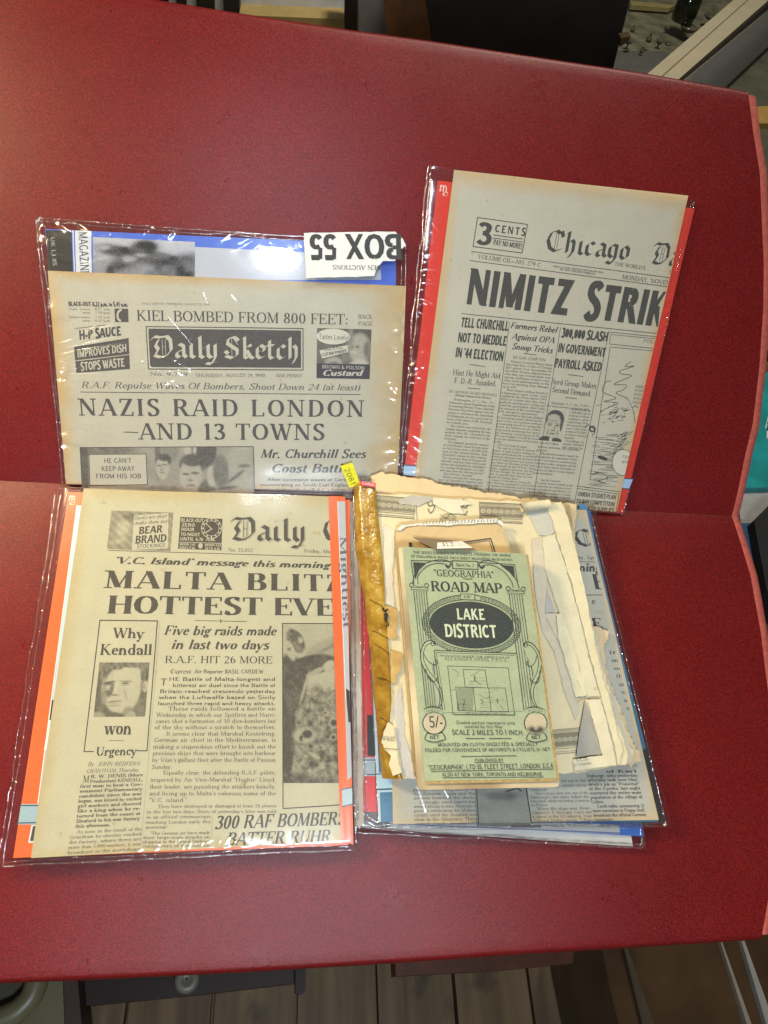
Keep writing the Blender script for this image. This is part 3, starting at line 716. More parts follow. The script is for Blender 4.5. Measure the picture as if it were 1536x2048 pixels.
sk.quad(c_((0, .70), (0, 1), (1, 1), (1, .70)), (.055, .05, .065), 3)
X('BROWN & POLSON', 'sansl', *c_((.10, .80), (.90, .81)), 7, (.42, .41, .36), layer=4); X('Custard', 'fatital', *c_((.10, .95), (.85, .94)), 12, (.45, .44, .38), layer=4)
sko = sk.build('sketch_newspaper', M_PAPER, None, 80, 60)
tag(sko, 'greyish wartime newspaper headlined NAZIS RAID LONDON in the upper left sleeve', 'newspaper')

sl = thing('plastic_sleeve', 'crinkled clear plastic sleeve round the London raid newspaper, torn sticker in its corner', 'plastic sleeve', B([(450, 720)], .004), 'clear plastic sleeves')
FC = [(72, 436), (812, 489), (800, 1000), (126, 968)]
RD = []
for pts, hh, ww in (
    ([(66+96, 672), (240, 652)], .5, 1.0), ([(112, 694), (150, 683), (205, 651)], .7, 1.1), ([(112, 706), (180, 690), (255, 674)], .6, 1.0),
    ([(108, 718), (160, 704), (250, 692), (300, 687)], .7, 1.1), ([(112, 729), (180, 722), (258, 720), (296, 712)], .6, .9), ([(114, 738), (190, 727), (255, 731), (290, 727), (310, 738)], .7, 1.0),
    ([(116, 744), (180, 738), (260, 742), (292, 740), (312, 729), (330, 744)], .7, .9), ([(130, 752), (200, 752), (290, 758), (330, 768), (352, 760)], .8, 1.2),
    ([(300, 716), (322, 728), (350, 742), (380, 770)], .6, 1.1), ([(318, 740), (316, 756)], .5, .8), ([(336, 738), (348, 756)], .5, .8),
    ([(126, 850), (160, 862), (205, 874)], .6, 1.1), ([(132, 842), (180, 852), (226, 864)], .7, 1.2), ([(158, 836), (190, 842), (216, 848)], .6, 1.1), ([(200, 876), (248, 886)], .5, .9),
    ([(136, 908), (180, 918), (212, 925)], .6, 1.1), ([(134, 872), (182, 886)], .5, .9), ([(150, 934), (204, 942)], .5, .9), ([(112, 762), (150, 768)], .5, 1), ([(128, 788), (160, 796)], .5, .9),
    ([(405, 585), (414, 612), (420, 640)], .5, 1.0), ([(460, 592), (472, 608), (478, 636)], .5, 1.0), ([(445, 650), (420, 690), (400, 700)], .5, 1.0), ([(330, 630), (390, 700)], .4, 1.1), ([(120, 640), (138, 628)], .5, 1),
    ([(560, 470), (600, 500)], .4, 1.3), ([(100, 512), (170, 535), (230, 520)], .6, 1.4), ([(250, 528), (330, 538)], .6, 1.3)):
    RD.append((pts, hh*1.25, ww*1.5))
rr = np.random.default_rng(5)
for i in range(16):
    x, y, a = 288+rr.random()*85, 722+rr.random()*52, math.radians(rr.normal(-12, 16)); L_ = 14+rr.random()*22
    RD.append(([(x-L_*math.cos(a), y+L_*math.sin(a)), (x, y-2*rr.random()), (x+L_*math.cos(a), y-L_*math.sin(a))], .5, 1.1+rr.random()*.8))
for i in range(16):
    y = 665+i*19+rr.normal()*5; RD.append(([(772+rr.normal()*4, y), (800, y+rr.normal()*4)], .45, .9))
for i in range(26):
    x = 190+i*17+rr.normal()*5; y = 452+(x-72)*.062; RD.append(([(x, y), (x+rr.normal()*10, y+13)], .5, .9))
make_film(B, FC, .0062, .0022, sl, ridges=RD, n=(380, 280), seed=41, amp=.0005, margin=(.03, .02, .05, .0), waves=(('t', .0011, 16, .05), ('l', .0009, 11, .05), ('r', .0009, 15, .04)))
make_seam(B, [(126, 966), (72, 436), (812, 489), (803, 985)], .0018, sl, seed=3)
lb = Sheet(B, .0078, [(608, 465), (810, 464), (812, 556), (611, 555)], (.60, .60, .57), ink=(.045, .045, .045), wob=.0003, seed=9)
M_LABEL = M_PAPER
# the torn outline of the sticker is its own shape
def label_sheet():
    pts = ragged([(608, 466), (700, 464), (790, 463), (806, 478), (812, 490), (800, 499), (790, 522), (766, 522), (752, 540), (748, 552), (612, 556)], .7, 5, 2)
    top = B(pts, .0078); v, f = slab_mesh(top, NB, .0002); c = np.tile(lb.paper, (len(v), 1))
    lb.text('BOX 55', 'sans', (805, 468), (617, 468), -51, layer=1); lb.text('DEN AUCTIONS', 'roman', (762, 531), (665, 530), -9, layer=1)
    P = np.concatenate(lb.P); V0 = B(P, .0078)+NB*(np.concatenate(lb.L)+.00006)[:, None]
    k = len(v); f = f+[(k+4*i, k+4*i+1, k+4*i+2, k+4*i+3) for i in range(len(P)//4)]
    o = mesh_obj('box_sticker', np.r_[v, V0], f, M_PAPER, sl, np.r_[c, np.concatenate(lb.Cc)]); o['label'] = 'torn white sticker upside down with large box number'
label_sheet()
# ------------------------------------------------------------------ upper right sleeve: chicago newspaper, red magazine
mg = Sheet(B, .003, [(876, 361), (1389, 417), (1246, 1027), (803, 990)], (.60, .035, .02), wob=.0003, seed=51, th=.0026)
mg.text('m', 'roman', (878, 382), (895, 384), 20, (.75, .55, .45)); mg.text('c', 'roman', (884, 392), (896, 392), 12, (.75, .55, .45))
mg.poly([(808, 929), (834, 931), (832, 953), (806, 951)], (.34, .50, .68)); mg.line([(808, 930), (834, 932)], 2.5, (.04, .06, .10), 2); mg.line([(806, 951), (832, 954)], 2, (.04, .06, .1), 2)
mg.poly([(1240, 955), (1266, 957), (1258, 979), (1236, 977)], (.34, .50, .72)); mg.line([(1240, 956), (1266, 958)], 2, (.04, .06, .10), 2); mg.line([(1236, 976), (1260, 978)], 2, (.04, .06, .1), 2)
tag(mg.build('history_magazine', M_GLOSSY, None, 30, 30), 'red bordered history magazine behind the newspaper in the upper right sleeve', 'magazine')

ch = Sheet(B, .0038, [(908, 340), (1377, 391), (1233, 1024), (825, 992)], (.47, .445, .35), ink=(.06, .06, .055), wob=.0006, seed=61, edge=((.50, .36, .19), .04))
X = ch.text; ch.lim = .998
ch.line([(955, 435), (1055, 449), (1044, 506), (946, 493)], 1.6, closed=True)
X('3', 'sans', (952, 487), (981, 490.5), 43); X('CENTS', 'sans', (989, 464), (1050, 472), 15.5, track=.22)
ch.line([(987, 470), (1045, 478)], 1.6); ch.line([(986, 476), (1045, 484)], 1.4); X('PAY NO MORE!', 'sans', (986, 489.5), (1043, 498), 11)
X('Chicago', 'black', (1088, 501), (1258, 521), 44); X('Daily', 'black', (1300, 527), (1402, 539), 44)
ch.line([(943, 503), (1350, 557)], 1.3); ch.line([(940, 521), (1345, 575)], 1.3)
X('VOLUME CII._NO. 279 C', 'roman', (955, 517), (1081, 534), 8.5); X("THE WORLD'S", 'roman', (1228, 531), (1290, 540), 7.5); X('GREATEST', 'roman', (1338, 547), (1380, 553), 7)
X('1944 U. S. PAT. OFFICE, COPYRIGHT 1943', 'bodyb', (1106, 534), (1206, 547), 3.6); X('BY THE CHICAGO TRIBUNE', 'bodyb', (1120, 540), (1190, 550), 3.6)
X('MONDAY, NOVEMBER 22', 'roman', (1243, 558), (1378, 576), 9)
X('NIMITZ', 'sansx', (931, 608), (1136, 631.5), 73, track=.03); X('STRIKES', 'sansx', (1166, 636), (1390, 662), 72, track=.02)
ch.line([(923, 627), (1325, 668)], 1.3)
for l, st, a, b, h in (('TELL CHURCHILL', 'sansx', (921, 654), (1016, 662), 20), ('NOT TO MEDDLE', 'sansx', (915, 684), (1012, 692), 20), ("IN '44 ELECTION", 'sansx', (910, 714), (1006, 723), 20),
    ('Hint He Might Aid', 'roman', (905, 750), (1000, 757), 11.5), ('F. D.-R. Assailed.', 'roman', (908, 766), (992, 773), 11.5), ('BY ARTHUR SEARS HENNING', 'body', (898, 785), (993, 793), 5.2), ('(Chicago Tribune Press Service.)', 'bodyb', (910, 792), (982, 798), 3.8),
    ('Farmers Rebel', 'boldital', (1020, 656), (1113, 666), 12.5), ('Against OPA', 'boldital', (1023, 678), (1108, 687), 12.5), ('Snoop Tricks', 'boldital', (1023, 698), (1104, 707), 12.5), ('BY GAIL COMPTON.', 'body', (1026, 717), (1092, 723), 5.5),
    ('300,000 SLASH', 'sansx', (1122, 674), (1214, 683), 18.5), ('IN GOVERNMENT', 'sansx', (1115, 704), (1209, 714), 18.5), ('PAYROLL ASKED', 'sansx', (1108, 735), (1201, 743), 18.5),
    ('Byrd Group Makes', 'roman', (1101, 768), (1192, 777), 11), ('Second Demand.', 'roman', (1103, 784), (1182, 793), 11)): X(l, st, a, b, h)
for a, b in (((940, 729), (970, 733)), ((936, 776), (960, 778)), ((1048, 707), (1072, 710)), ((1136, 749), (1166, 753)), ((1131, 795), (1153, 797))): ch.line([a, b], 1.3)
for a, b in (((1019, 645), (974, 1000)), ((1121, 655), (1064, 1010)), ((1217, 666), (1146, 1018))): ch.line([a, b], 1)
ch.line([(1217, 664), (1330, 675)], 1.2); ch.line([(1221, 669), (1330, 679)], 1); ch.line([(1219, 688), (1330, 699)], 1.2); ch.line([(1220, 694), (1330, 704)], 1); ch.line([(1221, 669), (1219, 688)], 1); ch.line([(1220, 694), (1180, 960)], 1.1)
X('FOLLOWING', 'ital', (1285, 685), (1352, 691), 7.5)
ch.column(['>Washington, D. C., Nov. 21._', 'Democrats joined Republicans today', 'in warning British Prime Minister', 'Winston Churchill against any at-', 'tempt to influence the American', 'Presidential election next year in', 'favor of the choice of Mr. Roosevelt', 'for a fourth term.~', '>The storm was stirred by the', 'London dispatch containing the sug-', 'gestion that Mr. Churchill can', 'easily compass the reelection of the', 'President.~', '>The dispatch quoted the opinion', 'of Cecil Brooks, noted British editor', 'on his return from a 10,000 mile', 'tour of the United States, that', "Churchill's stature in this country", '"far outstrips that of Roosevelt', 'himself" and that Churchill could', 'defeat the Republican candidate', '"by visiting Washington at a suit-', 'able time near the election period."', '>Sees Election "Secured"~', '>Brooks said that the "mere pres-', 'ence" of Churchill in America "and', 'the message he would be able to', 'convey at that time in relation to', '>it would be to President', 'prestige at any critical phase'],
          (899, 800), 93, 6.75, 4.6)
ch.column(['>Farmers in central Illinois charge', 'they have been victims of "Gestapo', 'like" actions of an investigator for', 'the office of price administration', 'who they say tricked them into', 'signing confessions of price viola-', 'tions used subsequently as the', 'basis for assessing them damages', 'up to $50.~', '>These farmers, without benefit of', 'a hearing or court action, were', 'notified by the Peoria district OPA', 'office in a letter that they were', 'guilty of violating price ceilings and', 'owed the government either triple', 'the amount of the overcharge or', '$50, whichever was greater.~', '>Astonished at this new glimpse', 'of bureaucratic power which can im-', 'pose a fine on a person without', 'presenting proof or using the', 'courts, the farmers are in a rebel-', 'lious mood, promising that unless', 'the "snooping, vicious tactics of the', 'OPA are stopped, we will be forced', 'to cut our production of food dras-', 'tically."~', '>OPA Aid Calls It Legal.~', '>The use of a letter to inform a', 'farmer of guilt in price ceiling vio-', 'lations and asking for a certified', 'check for damages was declared a', 'perfectly legal process and a neces-', 'sary short cut because of the lack', 'of man power in the OPA by Alex', 'Elson, regional attorney for the', 'OPA in Chicago. He denied, how-', 'ever, it was the first time he had', 'heard of it being done.~', '>James A. Carruthers, Peoria dis-', 'trict director, promised a full in-', 'vestigation of methods used by his', 'office in obtaining statements of'],
          (1013, 724), 94, 6.5, 4.6)
ch.column(['>Washington, D. C., Nov. 21 (AP)._', 'The Byrd economy committee again'], (1094, 807), 88, 6.5, 4.6)
ch.column(['renewed today on', 'a 300,000 cut in', 'federal civilian', 'employes, while', 'reporting that', 'the government', 'pay roll was', 'trimmed 12,000', 'in three recent', 'months.~', '>Heading its', 'similar demand', 'last spring for'], (1139, 820), 43, 6.5, 4.6)
ch.column(['services reduction, the committee', 'warned:~', '>"Should this second request be', 'disregarded, the committee will be-', 'lieve it necessary to recommend leg-', 'islation to the congress of the', 'United States which will make re-', 'ductions in federal civilian employ-', 'ment mandatory."~', '', '>     Tops the Increase.~', '>The group, known formally as the', 'joint committee on reduction of non-', 'essential federal expenditures, re-', "ported the government's civilian", 'pay roll had been cut from 3,000,000', 'persons in June to 2,990,000 in Sep-', 'tember. It attributed the reduction'], (1075, 895), 86, 6.7, 4.6)
def byrd(s, t):
    g = np.full_like(s, .98); g = mixg(g, E_(s, t, .56, .30, .40, .30, .05), .07); g = mixg(g, E_(s, t, .54, .55, .335, .40, .05), .86); g = mixg(g, E_(s, t, .50, .26, .27, .12, .12), .80)
    g = mixg(g, E_(s, t, .88, .45, .06, .22, .15), .12); g = mixg(g, E_(s, t, .14, .52, .06, .10, .15), .75)
    g = mixg(g, E_(s, t, .30, 1.02, .34, .17, .06), .05); g = mixg(g, E_(s, t, .75, 1.04, .3, .16, .06), .05); g = mixg(g, E_(s, t, .50, .96, .07, .10, .15), .96)
    for cx in (.37, .70): g = mixg(g, E_(s, t, cx, .49, .085, .022, .2), .08); g = mixg(g, E_(s, t, cx, .435, .12, .014, .2), .15)
    g = mixg(g, E_(s, t, .60, .58, .02, .09, .2), .3); g = mixg(g, E_(s, t, .53, .655, .08, .018, .25), .2); g = mixg(g, E_(s, t, .53, .755, .15, .016, .2), .10); g = mixg(g, E_(s, t, .32, .72, .02, .09, .3, .3), .3); g = mixg(g, E_(s, t, .76, .72, .02, .09, .3, -.3), .3)
    for y in (.33, .37): g = mixg(g, E_(s, t, .52, y, .2, .006, .3), .4)
    return g
ch.tone([(1087, 817), (1133, 822), (1123, 884), (1078, 880)], 46, 60, byrd)
X('Sen. H. F. Byrd', 'bodyb', (1080, 887), (1116, 890), 3.6)
ch.curve([(1262, 723), (1250, 733), (1268, 732), (1240, 742), (1244, 748), (1263, 752), (1228, 768), (1252, 770), (1246, 780), (1232, 786), (1255, 796)], 1.1)
ch.curve([(1222, 762), (1212, 764), (1205, 783), (1232, 796), (1208, 803), (1236, 806), (1210, 818), (1200, 826)], 1.1)
ch.curve([(1255, 796), (1266, 820), (1270, 846)], 1)
for i in range(46):
    x, y = rng.normal(1226, 15), rng.normal(828, 9); ch.line([(x, y), (x+rng.normal(7, 3), y-abs(rng.normal(3, 2)))], .6+.4*rng.random())
for i in range(70):
    y = 868+i*1.55; x0 = 1186-(y-868)*.16+rng.random()*44; ch.curve([(x0, y), (x0+8, y+rng.normal(0, .8)), (x0+14+rng.random()*14, y+rng.normal(1, 1))], .6)
for i in range(40):
    x, y = 1246-i*.5+rng.normal(0, 5), 868+i*1.2; ch.line([(x, y), (x+rng.normal(10, 5), y-rng.normal(8, 4))], .7)
ch.ell((1185, 858), 5, 5, 3); ch.disc((1205, 916), 10, 4, sk=.3); ch.curve([(1170, 855), (1178, 850), (1190, 862), (1184, 872)], 1.4)
ch.curve([(1184, 950), (1200, 946), (1216, 955), (1196, 962), (1210, 967)], 1)
for k, l in enumerate(('AMERICAN', 'FOREIGN', 'POLICY', 'POWER', 'POLITICS', 'AND')): X(l, 'sanst', (1270-k*1.3, 775+k*8), (1315-k*1.3, 779+k*8), 5)
ch.disc((1246, 925), 22, 26, (.56, .53, .43), 2); ch.ell((1246, 925), 22, 26, 1.1, None, 3); X('FREE', 'sanst', (1244, 916), (1264, 918), 5.5, layer=3); X('WORLD', 'sanst', (1242, 926), (1266, 928), 5.5, layer=3)
ch.line([(1154, 972), (1245, 984)], 1.2); ch.line([(1155, 977), (1238, 988), (1231, 1026)], 1.1)
X('UNRRA STUDIES PLAN', 'sans', (1154, 992), (1231, 999), 9); X('TO BAR COMPETITION', 'sans', (1151, 1006), (1228, 1013), 9); X('IN SCARCE SUPPLIES', 'sans', (1153, 1019), (1226, 1025), 9)
tag(ch.build('chicago_newspaper', M_PAPER, None, 60, 80), 'grey newspaper with large headline NIMITZ STRIK in the upper right sleeve', 'newspaper')
sl = thing('plastic_sleeve', 'clear plastic sleeve round the newspaper with the large NIMITZ headline', 'plastic sleeve', B([(1100, 680)], .004), 'clear plastic sleeves')
rr = np.random.default_rng(15); RD = []
def edge_ridges(a, b, k, inw, hh=.5, ww=.9, jit=4, r=rr):
    a, b = np.array(a, float), np.array(b, float)
    return [([a+(b-a)*(i+.5)/k+r.normal(size=2)*jit, a+(b-a)*(i+.5)/k+np.array(inw)*(.6+.8*r.random())+r.normal(size=2)*jit], hh, ww) for i in range(k)]
RD += edge_ridges((862, 430), (806, 960), 34, (16, 4)) + edge_ridges((1386, 440), (1250, 1010), 26, (-9, 3), .4, .8, 2)
RD.append(([(908, 345), (895, 420), (888, 500), (884, 570)], .6, 1.2)); RD.append(([(1150, 700), (1170, 690), (1180, 720)], .3, 2.5))
make_film(B, [(860, 334), (1388, 404), (1247, 1030), (797, 992)], .0056, .002, sl, ridges=RD, n=(260, 300), seed=43, amp=.0006, margin=(.07, .035, .0, .02), waves=(('l', .0010, 18, .06), ('r', .0008, 20, .03)))
make_seam(B, [(862, 334), (797, 985)], .0018, sl, seed=5, rad=.00055); o = make_seam(B, [(1388, 404), (1336, 640), (1262, 955), (1247, 1028), (1150, 1020)], .0018, sl, seed=6, rad=.0005)
# ------------------------------------------------------------------ lower left sleeve: express newspaper, orange magazine
ORG = (.74, .13, .03)
mg = Sheet(F, .0110, [(137, 984), (700, 1000), (697, 1690), (26, 1716)], ORG, wob=.0003, seed=71, th=.0100)
mg.text('m', 'roman', (137, 1001), (151, 1001), 16, (.85, .6, .45)); mg.text('c', 'roman', (138, 1010), (150, 1010), 10, (.85, .6, .45))
mg.quad([(155, 1011), (78, 1606), (130, 1606), (200, 1011)], (.46, .60, .66)); mg.line([(154, 1011), (76, 1606)], 2, (.75, .75, .72), 2)
mg.quad([(103, 1400), (93, 1470), (120, 1470), (120, 1400)], (.03, .03, .03), 2); mg.quad([(98, 1440), (88, 1500), (110, 1500), (110, 1440)], (.70, .76, .78), 2)
mg.quad([(42, 1608), (36, 1649), (90, 1649), (90, 1608)], (.30, .42, .46), 2); mg.line([(40, 1611), (90, 1611)], 2.2, (.03, .05, .08), 3); mg.line([(34, 1646), (90, 1645)], 2.2, (.03, .05, .08), 3)
mg.quad([(63, 1650), (56, 1686), (90, 1686), (90, 1650)], (.62, .62, .58), 2); mg.quad([(66, 1652), (60, 1682), (90, 1682), (90, 1652)], (.05, .06, .06), 3)
mgo = thing('history_magazine', 'orange bordered history magazine under the newspaper about Malta in the lower left sleeve', 'magazine', F([(400, 1350)], .004))
mg.build('cover', M_GLOSSY, mgo, 30, 30)
ex_ = Sheet(F, .0118, [(168, 977), (666, 993), (691, 1682), (62, 1716)], (.445, .42, .285), ink=(.072, .064, .049), wob=.0008, seed=81, edge=((.43, .36, .19), .02))
X = ex_.text
ex_.lim = .995
ad = [(223, 1021), (347, 1025), (341, 1103), (214, 1098)]
ex_.tone(ad, 44, 34, lambda s, t: .42+.10*np.sin((s*40-t*30))+.15*vnoise(s*7, t*8, 4)+.35*E_(s, t, .22, .45, .10, .26, .3)+.3*E_(s, t, .16, .8, .14, .06, .3, -.5)-.25*E_(s, t, .3, .18, .12, .1, .2), lo=(.12, .11, .08))
ex_.quad([(268, 1031), (264, 1100), (336, 1097), (337, 1026)], (.44, .415, .295), 2)
X('Stocks are short', 'script', (267, 1040), (333, 1035), 7.5, layer=3); X('-make them last', 'script', (266, 1050), (334, 1046), 7.5, layer=3)
X('BEAR', 'sans', (277, 1069), (325, 1065), 15, layer=3); X('BRAND', 'sans', (270, 1088), (333, 1084), 16, layer=3); X('STOCKINGS', 'sansl', (273, 1097), (330, 1094), 7.5, layer=3)
PL = (.42, .39, .27)
ex_.quad([(361, 1034), (356, 1098), (443, 1101), (445, 1038)])
for l, a, b, y, h in (('BLACK-OUT', 362, 407, 1044, 7.2), ('ZERO', 363, 390, 1053, 7), ('HOUR', 362, 389, 1062, 7), ('TO-NIGHT', 361, 400, 1072, 7), ('UNTIL 6.16  A.M.', 360, 431, 1081.5, 7), ('MOON 1.42', 359, 391, 1091, 5), ('RISES P.M.', 359, 391, 1098, 5), ('MOON 4.53', 410, 442, 1092.5, 5), ('SETS A.M.', 410, 441, 1099.5, 5)): X(l, 'sans', (a, y), (b, y+1), h, PL, layer=2)
ex_.line([(357, 1084.5), (443, 1087)], 1.2, PL, 2); ex_.disc((401, 1092), 4.5, 5.5, PL, 2)
ex_.ell((423, 1057), 20, 20, 1.4, PL, 2); ex_.ell((423, 1057), 15, 15, .9, PL, 2); ex_.line([(423, 1058), (412, 1047)], 1.6, PL, 3); ex_.line([(424, 1058), (412, 1065)], 1.8, PL, 3)
for k in range(12):
    a = k*math.pi/6; ex_.line([(423+16*math.cos(a), 1057+16*math.sin(a)), (423+19*math.cos(a), 1057+19*math.sin(a))], 2.4, PL, 3)
X('Daily', 'black', (460, 1080), (612, 1083), 46); X('Express', 'black', (643, 1083), (860, 1089), 46)
for dx in (2.2,): X('Daily', 'black', (460+dx, 1081.5), (612+dx, 1084.5), 46, (.30, .28, .2), layer=.5)
X('No. 13,052', 'body', (456, 1103), (506, 1104), 7); X('Friday, March 27, 1942', 'body', (608, 1105), (720, 1109), 7)
ex_.line([(217, 1101), (667, 1114)], 1.1)
X("'V.C. Island' message this morning tells", 'fatital', (226, 1127), (716, 1138), 13.5)
X('MALTA BLITZ', 'fat', (207, 1176), (690, 1183), 35, track=.10); X('HOTTEST EVER', 'fat', (213, 1227), (714, 1232), 36, track=.02)
ex_.line([(390, 1241), (493, 1243)], 1.1); ex_.line([(441.5, 1239), (441.5, 1245)], 2)
ex_.line([(187, 1503), (168, 1503), (200, 1240.5), (315, 1242), (294, 1501.5), (274, 1501.5)], 2)
ex_.line([(320, 1243), (281, 1702)], .9, (.3, .28, .2))
X('Why', 'bold', (225, 1276), (288, 1277), 20.5); X('Kendall', 'bold', (199, 1310), (304, 1310), 22); X('won', 'bold', (208, 1469), (263, 1469), 27); ex_.line([(218, 1481), (247, 1481.5)], 1); X('Urgency', 'bold', (191, 1512), (273, 1510), 18)
def kendall(s, t):
    g = .20+.22*vnoise(s*9, t*8, 3)
    g = mixg(g, E_(s, t, .08, .10, .10, .12, .3), .42); g = mixg(g, E_(s, t, .90, .06, .10, .06, .3), .40); g = mixg(g, E_(s, t, .80, .86, .16, .20, .1, .5), .30+.2*vnoise(s*10, t*9, 6))
    g = mixg(g, E_(s, t, .955, .45, .060, .105, .1), .80); g = mixg(g, E_(s, t, .93, .46, .02, .05, .3), .42)
    g = mixg(g, E_(s, t, .50, .50, .37, .44, .05), .86); g = mixg(g, E_(s, t, .62, .26, .28, .20, .1), .93)
    hair = np.maximum.reduce([E_(s, t, .30, .055, .20, .075, .12, .15), E_(s, t, .66, .04, .24, .06, .12), E_(s, t, .10, .20, .075, .15, .15), E_(s, t, .885, .20, .055, .14, .15)])
    g = mixg(g, hair, .30+.35*vnoise(s*26, t*9, 2))
    g = mixg(g, E_(s, t, .14, .44, .05, .16, .3), .60)
    g = mixg(g, E_(s, t, .235, .372, .12, .020, .2, -.16), .14); g = mixg(g, E_(s, t, .56, .352, .12, .015, .2, .02), .30)
    g = mixg(g, E_(s, t, .215, .405, .085, .022, .3), .22); g = mixg(g, E_(s, t, .55, .392, .080, .017, .25), .24); g = mixg(g, E_(s, t, .55, .43, .08, .012, .4), .62)
    g = mixg(g, E_(s, t, .295, .50, .045, .12, .2, .20), .30); g = mixg(g, E_(s, t, .22, .575, .075, .06, .3, .5), .20); g = mixg(g, E_(s, t, .37, .50, .03, .12, .3, .1), .97)
    g = mixg(g, E_(s, t, .37, .603, .075, .016, .25), .28); g = mixg(g, E_(s, t, .17, .66, .05, .10, .4), .50)
    g = mixg(g, E_(s, t, .37, .722, .145, .010, .2, -.06), .20); g = mixg(g, E_(s, t, .36, .755, .10, .010, .4), .52); g = mixg(g, E_(s, t, .36, .80, .12, .016, .4), .55); g = mixg(g, E_(s, t, .58, .60, .02, .10, .5, -.4), .66)
    g = mixg(g, E_(s, t, .36, .965, .17, .045, .15), .20); g = mixg(g, E_(s, t, .66, .92, .10, .10, .2, .7), .46)
    g = mixg(g, E_(s, t, .07, 1.0, .15, .09, .12), .55); g = mixg(g, E_(s, t, .72, 1.0, .10, .10, .12, .6), .66); g = mixg(g, E_(s, t, .95, 1.0, .08, .10, .15), .30)
    return g
ex_.tone([(199, 1325), (299, 1325), (290, 1433), (187, 1434)], 58, 60, kendall, grain=.035, hi=np.array((.41, .385, .265)))
X('By  JOHN REDFERN', 'ital', (175, 1532), (280, 1531), 8); X('GRANTHAM, Thursday.', 'ital', (172, 1546), (279, 1543), 7.5)
X('M', 'roman', (165, 1565), (178, 1565), 14)
ex_.column(['R. W. DENIS (More', 'Production) KENDALL,'], (181, 1556.5), 105, 9.6, 6.8, 'bodyb')
ex_.column(['first man to beat a Gov-', 'ernment Parliamentary', 'candidate since the war', 'began, was kissed by excited', 'girl workers and cheered', 'like a king when he re-', 'turned from the count at', 'Sleaford to his war factory', 'this afternoon.~'], (160, 1576), 125, 9.75, 6.8, 'bodyb')
ex_.column(['>As soon as the result of the', 'Grantham by-election reached', 'the factory, where there are', 'more than 5,000 workers, it was', 'broadcast to the workshops'], (140, 1668), 143, 10, 6.8, 'body')
X('Five big raids made', 'boldital', (327, 1270), (552, 1271), 19); X('in last two days', 'boldital', (341, 1298), (537, 1299), 19); X('R.A.F. HIT 26 MORE', 'roman', (329, 1326), (545, 1327), 14.5)
X('Express', 'black', (340, 1347), (382, 1347), 9); X('Air Reporter BASIL CARDEW', 'sansl', (389, 1347), (527, 1347), 8)
X('T', 'sansl', (320, 1371), (334, 1371), 14)
for l, a, y in (('HE Battle of Malta-longest and', 337, 1362), ('bitterest air duel since the Battle of', 345, 1374.3), ('Britain-reached crescendo yesterday', 319, 1386.3), ('when the Luftwaffe based on Sicily', 317, 1398.3), ('launched three rapid and heavy attacks.', 315, 1410.5)): X(l, 'sansl', (a, y), (551, y), 7.8)
BY = [('These raids followed a battle on', 336, 1421.5), ('Wednesday in which our Spitfires and Hurri-', 312, 1434), ('canes shot a formation of 30 dive-bombers out', 311, 1446.3), ('of the sky without a scratch to themselves.', 309, 1458.5), ('It seems clear that Marshal Kesselring,', 332, 1471.5), ('German air chief in the Mediterranean, is', 308, 1484), ('making a stupendous effort to knock out the', 306, 1497.5), ('precious ships that were brought into harbour', 305, 1510.5), ("by Vian's gallant fleet after the Battle of Passion", 304, 1524), ('Sunday.', 303, 1538), ('Equally clear, the defending R.A.F. pilots,', 326, 1549.5), ('inspired by Air Vice-Marshal "Hughie" Lloyd,', 300, 1563.5), ('their leader, are punishing the attackers heavily,', 299, 1577.5), ("and living up to Malta's valorous name of the", 298, 1591), ('"V.C. island."', 297, 1604.5)]
for l, a, y in BY: X(l, 'body', (a, y), (344 if l == 'Sunday.' else 374 if 'island."' in l else 552, y-.4), 8.4)
for l, a, b, y in (('They have destroyed or damaged at least 26 planes', 315, 553, 1616), ("in the last two days. Story of yesterday's blitz was told", 293, 553, 1627), ('in an official communique', 292, 422, 1637.5), ('reaching London early this', 291, 422, 1648), ('morning:-', 291, 338, 1658), ('"The German air force made', 300, 420, 1670), ('their large-scale attacks on', 286, 420, 1678.5), ('shipping in the Grand Harbour', 285, 420, 1687), ('conquerors of the eastern', 284, 420, 1695.5)): X(l, 'body', (a, y), (b, y-1.5), 6.6)
ex_.line([(425, 1634), (422, 1697)], .9, (.3, .28, .2))
